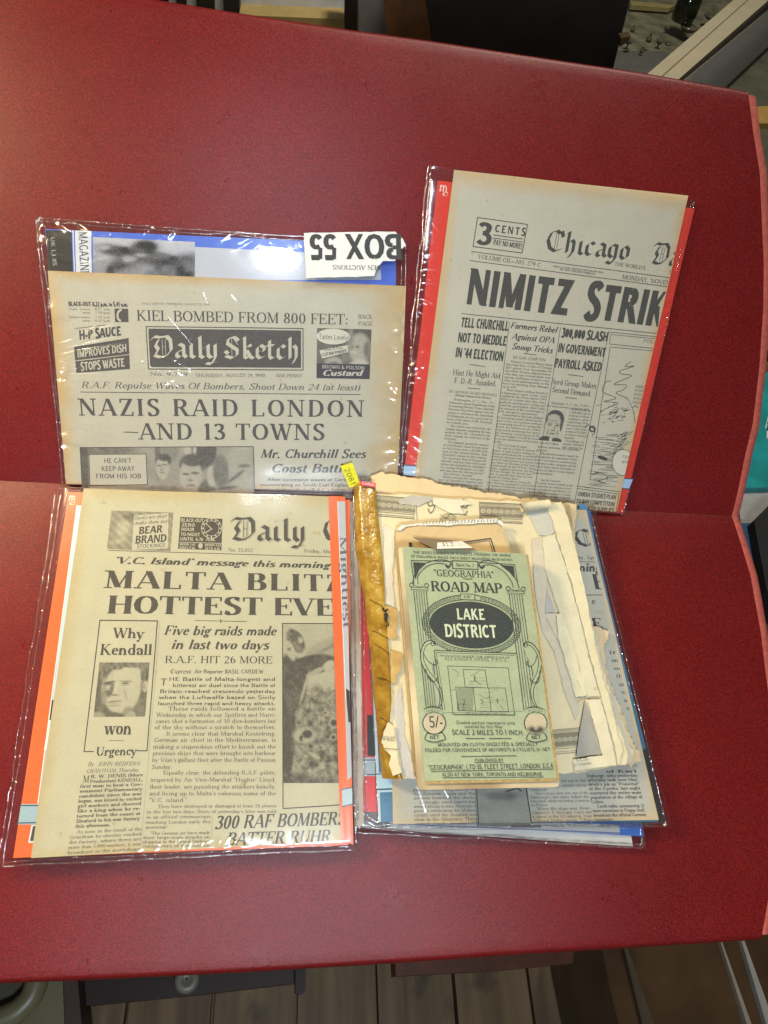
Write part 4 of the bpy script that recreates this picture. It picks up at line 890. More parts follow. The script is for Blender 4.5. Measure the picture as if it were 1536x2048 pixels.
def pilot(s, t):
    g = .76+.05*vnoise(s*5, t*9, 3)
    g = mixg(g, E_(s, t, .78, .17, .44, .085, .12, -.12), .58+.10*vnoise(s*12, t*40, 9)); g = mixg(g, E_(s, t, .9, .12, .3, .012, .3, -.2), .35)
    wr = sm(-(t-.40-.05*vnoise(s*7, s*0, 2)), .012)*sm(-(s-.16-.25*(t < .45)), .03)
    g = mixg(g, wr, .34+.55*vnoise(s*11, t*27, 7)+.40*vnoise(s*27, t*66, 8))
    g = mixg(g, E_(s, t, .10, .38, .30, .19, .06), .13+.16*vnoise(s*14, t*30, 4)); g = mixg(g, E_(s, t, .50, .255, .40, .062, .08, -.05), .11+.14*vnoise(s*20, t*40, 5)); g = mixg(g, E_(s, t, .05, .68, .16, .28, .08), .12+.2*vnoise(s*16, t*18, 6))
    g = mixg(g, E_(s, t, .21, .105, .16, .068, .08, .25), .24+.3*vnoise(s*24, t*50, 2)); g = mixg(g, E_(s, t, .12, .165, .10, .048, .12, .5), .72); g = mixg(g, E_(s, t, .10, .158, .03, .01, .3), .25); g = mixg(g, E_(s, t, .29, .10, .04, .018, .2), .7)
    g = mixg(g, E_(s, t, .76, .262, .10, .030, .12, -.15), .80); g = mixg(g, E_(s, t, .55, .30, .14, .018, .15, -.18), .62); g = mixg(g, E_(s, t, .36, .40, .13, .020, .2, -.9), .62); g = mixg(g, E_(s, t, .70, .37, .028, .06, .15, .3), .72)
    g = mixg(g, E_(s, t, .95, .36, .09, .07, .12, .4), .74); g = mixg(g, E_(s, t, .36, .705, .19, .05, .2), .70); g = mixg(g, E_(s, t, .40, .695, .085, .026, .15), .06); g = mixg(g, E_(s, t, .30, .72, .03, .02, .3), .1)
    for x, y, r in ((.84, .625, .055), (.83, .715, .035), (.50, .60, .018), (.62, .78, .02), (.70, .56, .02)):
        g = mixg(g, E_(s, t, x, y, r*1.6, r*.62, .2), .62); g = mixg(g, E_(s, t, x, y, r, r*.38, .15), .04)
    g = mixg(g, E_(s, t, .52, .83, .09, .012, .25, .2), .72); g = mixg(g, E_(s, t, .64, .90, .05, .012, .25), .7)
    g = mixg(g, E_(s, t, .02, .86, .13, .16, .06), .07); g = mixg(g, sm(-(t-.93-.06*s), .01), .16+.2*vnoise(s*20, t*40, 3))
    return g
ex_.tone([(566, 1249), (686, 1249), (688, 1566), (566, 1566)], 66, 160, pilot, grain=.05)
ex_.line([(690, 1247), (565, 1247), (566, 1617), (690, 1609)], 1.8, layer=2)
X('300 RAF BOMBERS', 'boldital', (428, 1659), (690, 1649), 27); X('BATTER RUHR', 'boldital', (451, 1691), (660, 1684), 25.5)
X('00s', 'body', (202, 1007), (213, 1007), 4, (.3, .28, .2))
tag(ex_.build('express_newspaper', M_PAPER, None, 60, 90), 'yellowed newspaper with MALTA BLITZ headline in the lower left sleeve', 'newspaper')
# right side of the magazine folded over the newspaper: orange border, pale panel
fl = Sheet(F, .0128, [(657, 992), (690, 993), (707, 1690), (682, 1680)], ORG, wob=.0002, seed=83, th=.0005)
fl.lim = 1.0
fl.quad([(676, 1003), (695, 1560), (725, 1560), (700, 1003)], (.42, .44, .46)); fl.line([(675, 1003), (692, 1400)], 1.4, (.7, .7, .68), 2)
fl.quad([(691, 1376), (697, 1445), (704, 1445), (699, 1382)], (.03, .03, .025), 2); fl.quad([(700, 1360), (712, 1570), (725, 1570), (710, 1360)], (.68, .16, .06), 2)
fl.quad([(684, 1577), (685, 1614), (712, 1612), (710, 1576)], (.36, .46, .50), 3); fl.line([(684, 1579), (710, 1577)], 2, (.05, .06, .08), 4); fl.line([(685, 1613), (712, 1611)], 2, (.05, .06, .08), 4)
fl.text('Mightiest', 'roman', (679, 1072), (686, 1258), 17, (.10, .11, .14), rot=True, layer=2)
fl.build('folded_border', M_GLOSSY, mgo, 4, 60)
sl = thing('plastic_sleeve', 'clear plastic sleeve lying flat round the yellowed newspaper about Malta', 'plastic sleeve', F([(380, 1350)], .004), 'clear plastic sleeves')
rr = np.random.default_rng(25)
RD = edge_ridges((122, 1100), (12, 1690), 30, (6, 3), .4, .8, 2, rr)+edge_ridges((30, 1722), (690, 1696), 34, (5, -9), .5, 1.0, 4, rr)+edge_ridges((300, 1690), (470, 1685), 12, (10, -16), .4, .9, 4, rr)
RD += [([(150, 962), (143, 980)], .5, .8), ([(160, 962), (150, 985)], .5, .8), ([(172, 968), (163, 990)], .4, .7), ([(178, 966), (168, 992)], .4, .7), ([(180, 1712), (330, 1705), (420, 1712), (520, 1700)], .6, 1.2), ([(330, 1712), (390, 1700), (450, 1708)], .6, 1.1)]
make_film(F, [(122, 980), (704, 994), (716, 1698), (6, 1732)], .0142, .0085, sl, ridges=RD, n=(280, 330), seed=45, amp=.0004, margin=(.035, .02, .01, .025), waves=(('l', .0005, 22, .02), ('b', .0006, 14, .03)))
make_seam(F, [(122, 985), (6, 1732)], .0080, sl, seed=7, rad=.00055, gap=.0036, jit=.0003); make_seam(F, [(6, 1732), (360, 1714), (712, 1699), (704, 1400), (690, 994)], .0080, sl, seed=8, rad=.00055)
# ------------------------------------------------------------------ right hand pile: two sleeves, tattered book, booklet, road map
def layered(name, c1, c2, sc=700):
    m, t, bs = nt(name); tc = N(t, 'ShaderNodeTexCoord'); mp = N(t, 'ShaderNodeMapping', vector_type='TEXTURE'); mp.inputs['Rotation'].default_value = (TIP, 0, 0)
    mp2 = N(t, 'ShaderNodeMapping'); mp2.inputs['Scale'].default_value = (14, 14, sc); n = N(t, 'ShaderNodeTexNoise'); n.inputs['Scale'].default_value = 1; n.inputs['Detail'].default_value = 3
    t.links.new(tc.outputs['Object'], mp.inputs[0]); t.links.new(mp.outputs[0], mp2.inputs[0]); t.links.new(mp2.outputs[0], n.inputs['Vector'])
    r = ramp(t, n.outputs[0], [(.32, c1), (.62, c2)]); t.links.new(r.outputs[0], bs.inputs['Base Color']); bs.inputs['Roughness'].default_value = .85; bs.inputs['Specular IOR Level'].default_value = .1
    bump(t, bs, n.outputs[0], .5, .001); return m
M_LEAVES = layered('layered_page_edges', (.24, .16, .08), (.58, .48, .29))
M_LAYERS = layered('layered_old_leaves', (.22, .18, .12), (.50, .44, .32), 1100)
M_MIX = layered('layered_sleeve_edges', (.33, .20, .14), (.60, .52, .42), 1400)

# lower sleeve of the pile: red magazine over a blue one, white newspaper showing at the bottom
o = slab('folded_newspaper', [(712, 1012), (1150, 1030), (1266, 1693), (716, 1655)], F, .0024, .002, M_WHITE); tag(o, 'pale folded newspaper whose edge shows at the very bottom of the right pile', 'newspaper')
bl = Sheet(F, .0040, [(714, 1012), (1180, 1022), (1288, 1673), (716, 1640)], (.05, .16, .52), wob=.0002, seed=91, th=.0015)
bl.quad([(716, 1630), (716, 1645), (1240, 1668), (1238, 1650)], (.50, .50, .47)); bl.line([(716, 1645), (1240, 1666)], 2, (.08, .12, .3), 2)
tag(bl.build('history_magazine', M_GLOSSY, None, 20, 30), 'pale magazine with a bright blue corner at the bottom right of the right pile', 'magazine')
rd = Sheet(F, .0066, [(716, 1010), (1172, 1022), (1262, 1640), (724, 1623)], (.62, .035, .035), wob=.0003, seed=92, th=.0024)
rd.quad([(722, 1515), (724, 1552), (780, 1552), (780, 1515)], (.36, .44, .47)); rd.line([(722, 1520), (775, 1520)], 2, (.05, .05, .07), 2); rd.line([(724, 1549), (775, 1549)], 2, (.05, .05, .07), 2)
rd.quad([(734, 1430), (735, 1512), (760, 1512), (748, 1430)], (.02, .02, .02)); rd.quad([(728, 1624), (728, 1655), (780, 1655), (780, 1624)], (.1, .08, .07))
tag(rd.build('history_magazine', M_GLOSSY, None, 20, 40), 'red bordered magazine with a pale band, in the pile beside the yellowed Malta newspaper', 'magazine')
s1 = thing('plastic_sleeve', 'lowest clear plastic sleeve of the right pile', 'plastic sleeve', F([(960, 1350)], .003), 'clear plastic sleeves')
v, f = slab_mesh(F([(694, 1003), (719, 1003), (727, 1650), (709, 1656)], .0082), NF, .0072); mesh_obj('sleeve_layers', v, f, M_MIX, s1)
make_film(F, [(696, 990), (1188, 1012), (1290, 1698), (709, 1664)], .0092, .0026, s1, n=(160, 200), seed=47, amp=.0004, margin=(.02, .02, .01, .02), ridges=edge_ridges((702, 1050), (716, 1640), 44, (12, 4), .6, 1.1, 5, np.random.default_rng(3))+edge_ridges((720, 1664), (1280, 1696), 26, (3, -6), .4, 1, 4, np.random.default_rng(4)))
make_seam(F, [(699, 1000), (711, 1664), (1240, 1694), (1282, 1696), (1289, 1686), (1284, 1650)], .0030, s1, seed=9, rad=.0006)
make_seam(F, [(706, 1005), (716, 1640)], .0088, s1, seed=29, rad=.0006)
make_seam(F, [(716, 1005), (728, 1640), (757, 1655)], .0092, s1, seed=19, rad=.00055)

# upper sleeve of the pile: blue magazine and a second express newspaper
bm = Sheet(F, .0112, [(728, 1006), (1168, 1016), (1330, 1644), (757, 1644)], (.028, .135, .235), wob=.0002, seed=93, th=.0035)
bm.quad([(730, 1006), (757, 1644), (762, 1644), (735, 1006)], (.45, .52, .55)); bm.quad([(752, 1545), (756, 1585), (800, 1583), (798, 1543)], (.36, .55, .62)); bm.line([(752, 1548), (797, 1547)], 2.2, (.02, .03, .05), 2); bm.line([(755, 1579), (799, 1577)], 3, (.02, .03, .05), 2)
bm.quad([(1284, 1500), (1316, 1644), (1330, 1644), (1294, 1496)], (.02, .02, .02)); bm.quad([(1158, 1008), (1240, 1390), (1262, 1390), (1172, 1008)], (.06, .20, .36))
tag(bm.build('history_magazine', M_GLOSSY, None, 20, 40), 'dark blue bordered magazine with light blue band under the tattered book', 'magazine')
ex2 = Sheet(F, .0120, [(775, 1010), (1172, 1020), (1318, 1640), (786, 1648)], (.46, .45, .37), ink=(.06, .06, .06), wob=.0005, seed=94, edge=((.55, .42, .24), .008))
X = ex2.text; ex2.lim = .985
X('C', 'black', (1150, 1092), (1192, 1093), 34); X('day, June 11, 1942', 'body', (1150, 1118), (1240, 1120), 8); ex2.line([(1140, 1123), (1200, 1124)], 1); X('ning', 'fatital', (1158, 1143), (1202, 1143), 17)
X('E', 'fat', (1189, 1178), (1215, 1179), 30); ex2.line([(1170, 1190), (1215, 1190)], 1.3); X('e', 'roman', (1184, 1208), (1192, 1208), 12); X('E', 'fat', (1186, 1256), (1206, 1256), 20)
for k, l in enumerate(('in', 'and', 'on', 'the', 'at', 'sea', 'ant', 'men')): X(l, 'body', (1218+k*5, 1308+k*16), (1240+k*5, 1308+k*16), 8)
ex2.column(['>The statement added that six', 'partisans were making landings on', 'the Aleutian chain and the', 'airmen bombed the docks', '>Overnight, naval experts had', 'warned officials to warn Americans to', 'prevent celebrating the Midway', 'victory until the situation was', 'clear in the Aleutians. These', 'strategic islands averaging 1,000'], (826, 1574), 124, 8.3, 6.2)
ex2.tone([(949, 1566), (1054, 1566), (1062, 1652), (953, 1652)], 44, 34, lambda s, t: .62+.16*vnoise(s*6, t*5, 3)-.3*E_(s, t, .5, .3, .3, .1, .3)-.3*(t > .93), grain=.03)
ex2.line([(952, 1566), (957, 1646)], 2, None, 2); ex2.line([(1052, 1576), (1063, 1646)], 2.5, None, 2); ex2.line([(1012, 1583), (1035, 1576), (1042, 1582)], 3, None, 2); ex2.quad([(1022, 1650), (1022, 1655), (1082, 1655), (1082, 1650)], (.1, .1, .1), 2)
ex2.column(['led out in the', 'aircraft carrier'], (1122, 1564), 50, 9.5, 6.4)
ex2.column(['Edinburgh.~', '>This historic duty was one of the', "Edinburgh's last tasks, before she", 'was sunk while escorting a convoy', 'to Russia.~', '>When the ships met, Rear-', 'Admiral R. R. McGrigor, Carter and', 'a signal to the US admiral, Your', 'Admiral Rolfes, wrote: "I have', 'been sent here by the commander-'], (1058, 1582), 118, 7.6, 5.8)
ex2.column(['>     of Karl', 'Daluege, who yesterday', 'officially took over Hey-', 'drich\'s job as "Protector"', 'of the Czechs, last night', 'executed the entire male', 'population of the village of', 'Lidice.~', '>Czech radio, announcing 21', 'more executions in Prague itself,', 'broadcast the official German', 'statement:-~', '>In the course of the search'], (1172, 1546), 102, 8.5, 6.4, 'bodyb')
tag(ex2.build('express_newspaper', M_PAPER, None, 40, 60), 'grey newspaper with columns about Lidice in the upper sleeve of the right pile', 'newspaper')
s2 = thing('plastic_sleeve', 'upper clear plastic sleeve of the right pile, under the tattered taped book', 'plastic sleeve', F([(1000, 1350)], .011), 'clear plastic sleeves')
RD = edge_ridges((1168, 1070), (1258, 1390), 40, (12, 5), .6, .9, 1.5, np.random.default_rng(8))+[([(827, 1560), (838, 1590), (848, 1622)], .9, 1.6), ([(880, 1570), (892, 1592)], .8, 1.5), ([(742, 1360), (748, 1420)], .6, 1)]+edge_ridges((760, 1655), (1325, 1650), 24, (3, -7), .4, 1, 4, np.random.default_rng(6))
make_film(F, [(722, 1000), (1176, 1012), (1334, 1654), (752, 1658)], .0136, .0085, s2, n=(260, 300), seed=48, amp=.0005, margin=(.015, .015, .01, .015), ridges=RD)
make_seam(F, [(728, 1010), (741, 1340), (757, 1640), (764, 1656), (1050, 1652), (1333, 1652), (1290, 1470), (1178, 1014)], .0090, s2, seed=11, rad=.00055)

# tattered book with taped spine
bk = thing('tattered_book', 'old tattered book with torn cream cover and brown taped spine', 'book', F([(980, 1280)], .015))
Z0, Z1 = .0140, .0235
def plate(name, px, z, m, th=.0004, amp=1.2, seed=1, step=6, col=None, parent=bk, crumple=.0004, prints=None):
    """a torn leaf: ragged outline, slightly crumpled"""
    pts = ragged(px, amp*1.25, max(2.2, step*.45), seed); top = F(pts, z); me = bmesh.new()
    n = len(pts); hs = crumple*vnoise(pts[:, 0]/35, pts[:, 1]/35, seed)*2
    top = top+NF*hs[:, None]
    c = top.mean(0)
    vs = [me.verts.new(p) for p in top]; fa = me.faces.new(vs); r = bmesh.ops.triangulate(me, faces=[fa])
    bmesh.ops.recalc_face_normals(me, faces=me.faces)
    me.verts.ensure_lookup_table(); V0 = np.array([v.co for v in me.verts]); FC_ = [[v.index for v in f.verts] for f in me.faces]; me.free()
    FC_ = [f if np.dot(np.cross(V0[f[1]]-V0[f[0]], V0[f[2]]-V0[f[0]]), NF) > 0 else f[::-1] for f in FC_]
    k = len(V0); V1 = V0-NF*th
    fc = FC_+[(i, (i+1) % k, k+(i+1) % k, k+i) for i in range(k)]
    VV = [V0, V1]; CC = [np.tile(np.array(col), (2*k, 1))]
    if col is not None: CC[0] = CC[0]*(1+.10*vnoise(np.r_[pts[:, 0], pts[:, 0]]/12, np.r_[pts[:, 1], pts[:, 1]]/12, seed+2))[:, None]
    if prints is not None and prints.P:
        P = np.concatenate(prints.P); VV.append(F(P, z)+NF*(np.concatenate(prints.L)+.0007*0+crumple*.9+.0001)[:, None]); CC.append(np.concatenate(prints.Cc)); b = 2*k
        fc += [(b+4*i, b+4*i+1, b+4*i+2, b+4*i+3) for i in range(len(P)//4)]
    return mesh_obj(name, np.concatenate(VV), fc, m, parent, np.concatenate(CC))
CRE = (.60, .52, .32); CRE2 = (.56, .48, .30); GREYP = (.42, .40, .34)
v, f = slab_mesh(F([(735, 990), (1140, 1010), (1188, 1330), (1248, 1526), (790, 1556)], Z1-.0006), NF, Z1-Z0); mesh_obj('page_block', v, f, M_LEAVES, bk)
plate('torn_leaf', [(742, 952), (768, 945), (850, 958), (905, 974), (1010, 990), (1152, 1008), (1150, 1055), (1136, 1080), (760, 1010)], Z0+.004, M_PAPER, .0006, 2, 3, col=(.58, .45, .25))
plate('torn_leaf', [(1120, 1010), (1146, 1014), (1148, 1075), (1154, 1150), (1176, 1212), (1184, 1252), (1218, 1262), (1206, 1300), (1230, 1390), (1266, 1480), (1283, 1522), (1262, 1536), (1180, 1480)], Z0+.003, M_PAPER, .0006, 2.2, 5, col=(.56, .44, .26))
plate('torn_leaf', [(1100, 1008), (1136, 1010), (1146, 1085), (1172, 1200), (1208, 1330), (1240, 1420), (1266, 1500), (1262, 1530), (1180, 1528)], Z1-.003, M_PAPER, .0006, 1.6, 6, col=(.50, .45, .33))
cv = Sheet(F, Z1, [(735, 985), (1135, 1008), (1255, 1530), (790, 1556)], CRE, ink=(.13, .12, .09))
def border(p, q, wd, col=None):
    p = np.array(p, float); q = np.array(q, float); d = (q-p)/np.hypot(*(q-p)); n = np.array((-d[1], d[0])); L = np.hypot(*(q-p))
    for o, w in ((0, 1.4), (3, .8), (6, .8), (wd*.72, .8), (wd*.8, .9), (wd*.92, .8), (wd, 1.2)): cv.line([p+n*o, q+n*o], w, col)
    a, b = p+n*8, q+n*8; cv.quad([a, a+n*(wd*.72-10), b+n*(wd*.72-10), b], (.20, .18, .12))
    k = int(L/11)
    for i in range(k):
        c = p+d*(L*(i+.5)/k)+n*(8+(wd*.72-10)/2); cv.ell(c, 3.6, 3.6, 1.4, (.52, .46, .30), 2, 10); cv.disc(c, 1.4, 1.4, (.5, .45, .3), 2, 6); e = c+d*L/k/2; cv.line([e-n*3, e+n*3], 1, (.45, .4, .26), 2)
border((739, 990), (832, 998), 40); border((960, 1005), (1046, 1009), 38); cv.line([(832, 996), (834, 1040)], 1); cv.line([(958, 1003), (960, 1042)], 1)
for cx, cy, fl_ in ((862, 1008, 1), (928, 1012, -1)):
    cv.curve([(cx+fl_*4, cy-8), (cx-fl_*6, cy-6), (cx-fl_*4, cy+4), (cx+fl_*6, cy+2), (cx+fl_*5, cy+12), (cx-fl_*2, cy+18), (cx-fl_*6, cy+10)], 1.8); cv.curve([(cx, cy-14), (cx+fl_*7, cy-8), (cx+fl_*2, cy)], 1.3)
for r_ in (6, 11, 15): cv.ell((895, 1043), r_, r_, 1, None, 1, 20, 170, 370)
cv.curve([(880, 1030), (893, 1036), (900, 1028), (912, 1034)], 1.1)
border((1088, 1462), (1168, 1455), 48, (.25, .23, .18))
X = cv.text
plate('cover', [(745, 988), (900, 996), (1046, 1004), (1100, 1004), (1128, 1010), (1142, 1075), (1164, 1190), (1194, 1300), (1215, 1370), (1236, 1450), (1256, 1510), (1250, 1530), (1150, 1546), (790, 1556), (768, 1280)], Z1, M_PAPER, .0006, 1.4, 7, col=CRE, prints=cv)
plate('torn_strip', [(795, 1000), (830, 990), (868, 994), (870, 999), (850, 1006), (836, 1012), (800, 1008)], Z1+.0010, M_PAPER, .0003, .8, 41, col=(.40, .38, .31))
plate('torn_strip', [(866, 996), (930, 1000), (945, 1008), (920, 1012), (928, 1028), (905, 1027), (886, 1018), (866, 1008)], Z1+.0013, M_PAPER, .0003, .8, 42, col=(.60, .55, .39))
plate('torn_strip', [(1052, 1020), (1098, 1014), (1110, 1062), (1100, 1072), (1078, 1070)], Z1+.0008, M_PAPER, .0003, .6, 43, col=(.45, .44, .36))
plate('torn_strip', [(1092, 1006), (1122, 1004), (1134, 1030), (1150, 1090), (1172, 1190), (1190, 1290), (1208, 1360), (1232, 1450), (1245, 1500), (1236, 1528), (1226, 1480), (1204, 1400), (1180, 1310), (1158, 1220), (1132, 1130), (1110, 1060)], Z1+.0016, M_PAPER, .0003, .9, 44, col=(.62, .55, .35))
plate('torn_strip', [(1086, 1074), (1108, 1068), (1130, 1130), (1156, 1222), (1176, 1308), (1200, 1392), (1174, 1394), (1156, 1330), (1136, 1270), (1118, 1220), (1090, 1140)], Z1+.0022, M_PAPER, .0003, .8, 45, col=(.58, .53, .36))
plate('torn_strip', [(1112, 1228), (1122, 1226), (1146, 1290), (1172, 1380), (1174, 1390), (1152, 1394), (1130, 1320), (1116, 1270)], Z1+.0027, M_PAPER, .0003, .8, 46, col=(.62, .56, .37))
plate('torn_strip', [(1063, 1080), (1086, 1076), (1092, 1140), (1094, 1172), (1090, 1226), (1112, 1226), (1128, 1300), (1150, 1390), (1166, 1400), (1152, 1440), (1128, 1380), (1108, 1300), (1084, 1260), (1070, 1180)], Z1+.0013, M_PAPER, .0003, .8, 47, col=(.52, .46, .34))
plate('torn_patch', [(1094, 1172), (1112, 1224), (1090, 1226)], Z1+.0020, M_PAPER, .0002, .2, 48, col=(.40, .38, .34))
plate('torn_patch', [(1170, 1398), (1200, 1508), (1152, 1515), (1158, 1470)], Z1+.0030, M_PAPER, .0002, .3, 49, col=(.29, .28, .24), step=12)
pp = cv; cv2 = Sheet(F, Z1+.0016, [(735, 985), (1135, 1008), (1255, 1530), (790, 1556)], CRE, ink=(.2, .18, .14)); cv2.text('S.C.A.', 'body', (1152, 1523), (1178, 1520), 6); cv2.text('in Colombia', 'body', (1148, 1532), (1182, 1528), 5); cv2.line([(1040+52, 1235), (1170, 1395)], .8)
plate('torn_strip', [(1174, 1400), (1200, 1398), (1222, 1480), (1232, 1530), (1150, 1542), (1146, 1518), (1206, 1510)], Z1+.0021, M_PAPER, .0003, .7, 50, col=(.60, .54, .37), prints=cv2)
pv, pf = tube(F([(1044, 1017), (1058, 1012), (1076, 1010), (1098, 1007)], Z1+.0035), [.0034, .0040, .0040, .0036], 10); mesh_obj('rolled_edge', pv, pf, plain('rolled_cream_paper', (.60, .54, .37), .85, .1, .1, 80), bk, smooth=True)
# spine under old varnished tape
def tape_mat():
    m, t, bs = nt('old_brown_tape'); n = noise_node(t, 55, 5, .65); n2 = noise_node(t, 95, 3, .6)
    r = ramp(t, n.outputs[0], [(.30, (.14, .065, .006)), (.48, (.27, .150, .018)), (.62, (.36, .225, .035)), (.76, (.46, .36, .13))])
    t.links.new(r.outputs[0], bs.inputs['Base Color']); bs.inputs['Roughness'].default_value = .19; bs.inputs['Specular IOR Level'].default_value = .6
    ad = N(t, 'ShaderNodeMath', operation='ADD'); t.links.new(n.outputs[0], ad.inputs[0]); t.links.new(n2.outputs[0], ad.inputs[1]); bump(t, bs, ad.outputs[0], .55, .0016); return m
M_TAPE = tape_mat()
SL = [(707, 972), (709, 1040), (712, 1100), (722, 1170), (733, 1235), (741, 1310), (748, 1400), (756, 1480), (764, 1556)]
SR = [(752, 982), (757, 1040), (764, 1100), (768, 1160), (770, 1205), (776, 1275), (780, 1340), (783, 1400), (778, 1450), (790, 1510), (806, 1558)]
def interp(P, k):
    P = np.array(P, float); d = np.r_[0, np.cumsum(np.hypot(*np.diff(P, axis=0).T))]; t = np.linspace(0, d[-1], k); return np.stack([np.interp(t, d, P[:, i]) for i in (0, 1)], 1)
KS = 140; a_, b_ = interp(SL, KS), interp(SR, KS); rr = np.random.default_rng(12)
a_ += np.convolve(rr.normal(size=KS+4), np.ones(5)/5, 'valid')[:, None]*np.array((1.6, 0)); NW = 24
A0, B0 = F(a_, Z0+.001), F(b_, Z1+.0014); rows = []
for i in range(NW+1):
    t = i/NW; lift = math.sin(min(1, t*1.55)*math.pi/2)**.8
    p = A0+(B0-A0)*t; hcur = (p-A0)@NF
    want = (Z1+.0014-Z0-.001)*lift
    wv = .0009*vnoise(np.linspace(0, 9, KS), np.full(KS, t*2.5), 31)+.0006*vnoise(np.linspace(0, 32, KS), np.full(KS, t*5), 33)
    rows.append(p+NF*(want-hcur+wv*lift+.0010*math.sin(t*9))[:, None])
R3 = np.array(rows); fc = [(i*KS+j, i*KS+j+1, (i+1)*KS+j+1, (i+1)*KS+j) for i in range(NW) for j in range(KS-1)]
spine = mesh_obj('taped_spine', R3.reshape(-1, 3), [f[::-1] for f in fc], M_TAPE, bk, smooth=True)
M_TAPEF = plain('brown_tape_remnant', (.46, .30, .10), .35, .4, .2, 60)
for k, (px, z) in enumerate((([(770, 1212), (796, 1219), (797, 1240), (790, 1262), (796, 1276), (782, 1278), (770, 1270)], .0004), ([(780, 1300), (806, 1308), (802, 1338), (792, 1350), (790, 1366), (782, 1366)], .0004))):
    o = plate('tape_remnant', px, Z1+.0017+z, M_TAPEF, .0003, .7, 60+k, col=(.4, .3, .1))
cr = []
for pts in ([(738, 1203), (752, 1207), (768, 1214)], [(742, 1264), (756, 1267), (774, 1275)], [(748, 1292), (764, 1296), (782, 1306)], [(752, 1357), (768, 1357), (788, 1364)], [(758, 1438), (770, 1440), (779, 1446)]):
    q = interp(pts, 9); o_ = []
    for p in q:
        k = int(np.argmin(np.abs((a_[:, 1]+b_[:, 1])/2-p[1]))); w_ = (p[0]-a_[k, 0])/(b_[k, 0]-a_[k, 0]); o_.append(R3[int(np.clip(round(w_*NW), 1, NW-1)), k]+NF*.0003)
    o_ = np.array(o_); o_[1:-1] = (o_[:-2]+2*o_[1:-1]+o_[2:])/4; o_[1:-1] = (o_[:-2]+2*o_[1:-1]+o_[2:])/4; o_ = o_+NF*.0002
    v, f = tube(o_, .00030, 5); cr.append((v, f))
M_CRACK = plain('dark_crack', (.06, .035, .012), .7, .1)
for v, f in cr: mesh_obj('spine_crack', v, f, M_CRACK, spine)
orn = Sheet(F, Z1+.0030, [(750, 1200), (800, 1200), (800, 1270), (750, 1270)], CRE, ink=(.035, .03, .02)); orn.curve([(765, 1217), (769, 1222), (776, 1219)], 3); orn.poly([(767, 1227), (777, 1228), (775, 1242), (769, 1238)]); orn.curve([(771, 1224), (773, 1232), (770, 1240), (776, 1246), (777, 1251), (773, 1252)], 2.2)
P = np.concatenate(orn.P); V0 = F(P, Z1+.0034); mesh_obj('spine_ornament', V0, [(4*i, 4*i+1, 4*i+2, 4*i+3) for i in range(len(P)//4)], M_PAPER, spine, np.concatenate(orn.Cc))
wl = Sheet(F, Z1+.0036, [(760, 1440), (805, 1440), (805, 1565), (760, 1565)], CRE2, ink=(.09, .08, .06)); wl.text('WALES', 'roman', (764, 1480), (789, 1482), 8); wl.line([(768, 1497), (795, 1499)], 1)
plate('bare_spine_end', [(778, 1444), (788, 1452), (793, 1480), (797, 1520), (804, 1545), (786, 1552), (778, 1530), (782, 1512), (770, 1500), (763, 1486), (768, 1462)], Z1+.0034, M_PAPER, .0006, .8, 63, col=CRE2, parent=bk, prints=wl)
wisp = plate('torn_strip', [(768, 1050), (790, 1060), (786, 1150), (790, 1215), (772, 1208), (766, 1110)], Z1+.0012, M_PAPER, .0003, 1, 64, col=(.56, .50, .38))
o = plate('torn_strip', [(800, 1365), (806, 1420), (812, 1480), (836, 1560), (806, 1552), (796, 1480), (788, 1420)], Z1+.0010, M_PAPER, .0003, 1, 65, col=(.47, .45, .40))
sp = []
# small red and yellow stickers by the spine
rs = Sheet(F, Z1+.003, [(719, 962), (752, 966), (751, 975), (719, 970)], (.62, .05, .06), wob=0); rs.text('Grafton', 'roman', (724, 969), (749, 972), 6, (.7, .6, .55))
tag(rs.build('price_sticker', M_GLOSSY, None, 4, 3), 'small red printed tab at the top of the taped spine', 'sticker')
ys = Sheet(B, .0100, [(681, 932), (705, 925), (721, 969), (699, 975)], (.62, .60, .02), ink=(.12, .13, .03), wob=0)
ys.text('2081', 'sanst', (688, 938), (702, 972), 11, rot=True)
tag(ys.build('lot_sticker', M_PAPER, None, 6, 6), 'yellow sticker with the number 2081 above the taped spine', 'sticker')

# tan booklet
tb = thing('tan_booklet', 'worn tan booklet with rounded corners between the tattered book and the green map', 'booklet', F([(920, 1250)], .027))
ZT = .0300
TBP = [(790, 1068), (794, 1058), (804, 1051), (900, 1047), (985, 1043), (998, 1046), (1006, 1056), (1030, 1120), (1098, 1530), (1085, 1545), (838, 1560), (830, 1548)]
v, f = slab_mesh(F(TBP, ZT), NF, .0055); mesh_obj('page_block', v, f, M_LEAVES, tb)
tp = Sheet(F, ZT+.0004, [(790, 1056), (1000, 1044), (1090, 1540), (835, 1560)], (.52, .38, .19), ink=(.05, .045, .04)); tp.line([(818, 1105), (820, 1086)], 1); tp.line([(922, 1085), (981, 1077), (992, 1112)], 2); tp.line([(924, 1089), (978, 1081), (988, 1112)], 1); tp.quad([(817, 1085), (818, 1094), (824, 1094), (823, 1085)])
plate('cover', [(x+(2 if x < 850 else -3), y+2) for x, y in TBP], ZT+.0004, M_PAPER, .0003, .4, 71, col=(.52, .38, .19), parent=tb, prints=tp)
wt = Sheet(F, ZT+.001, [(790, 1050), (1005, 1036), (1006, 1050), (790, 1062)], (.62, .60, .52), ink=(.14, .14, .14))
for k in range(24):
    x = 846+k*6.4; wt.line([(x, 1048-(x-846)*.03), (x+rng.normal(1.5, 1), 1043-(x-846)*.03)], 1.2)
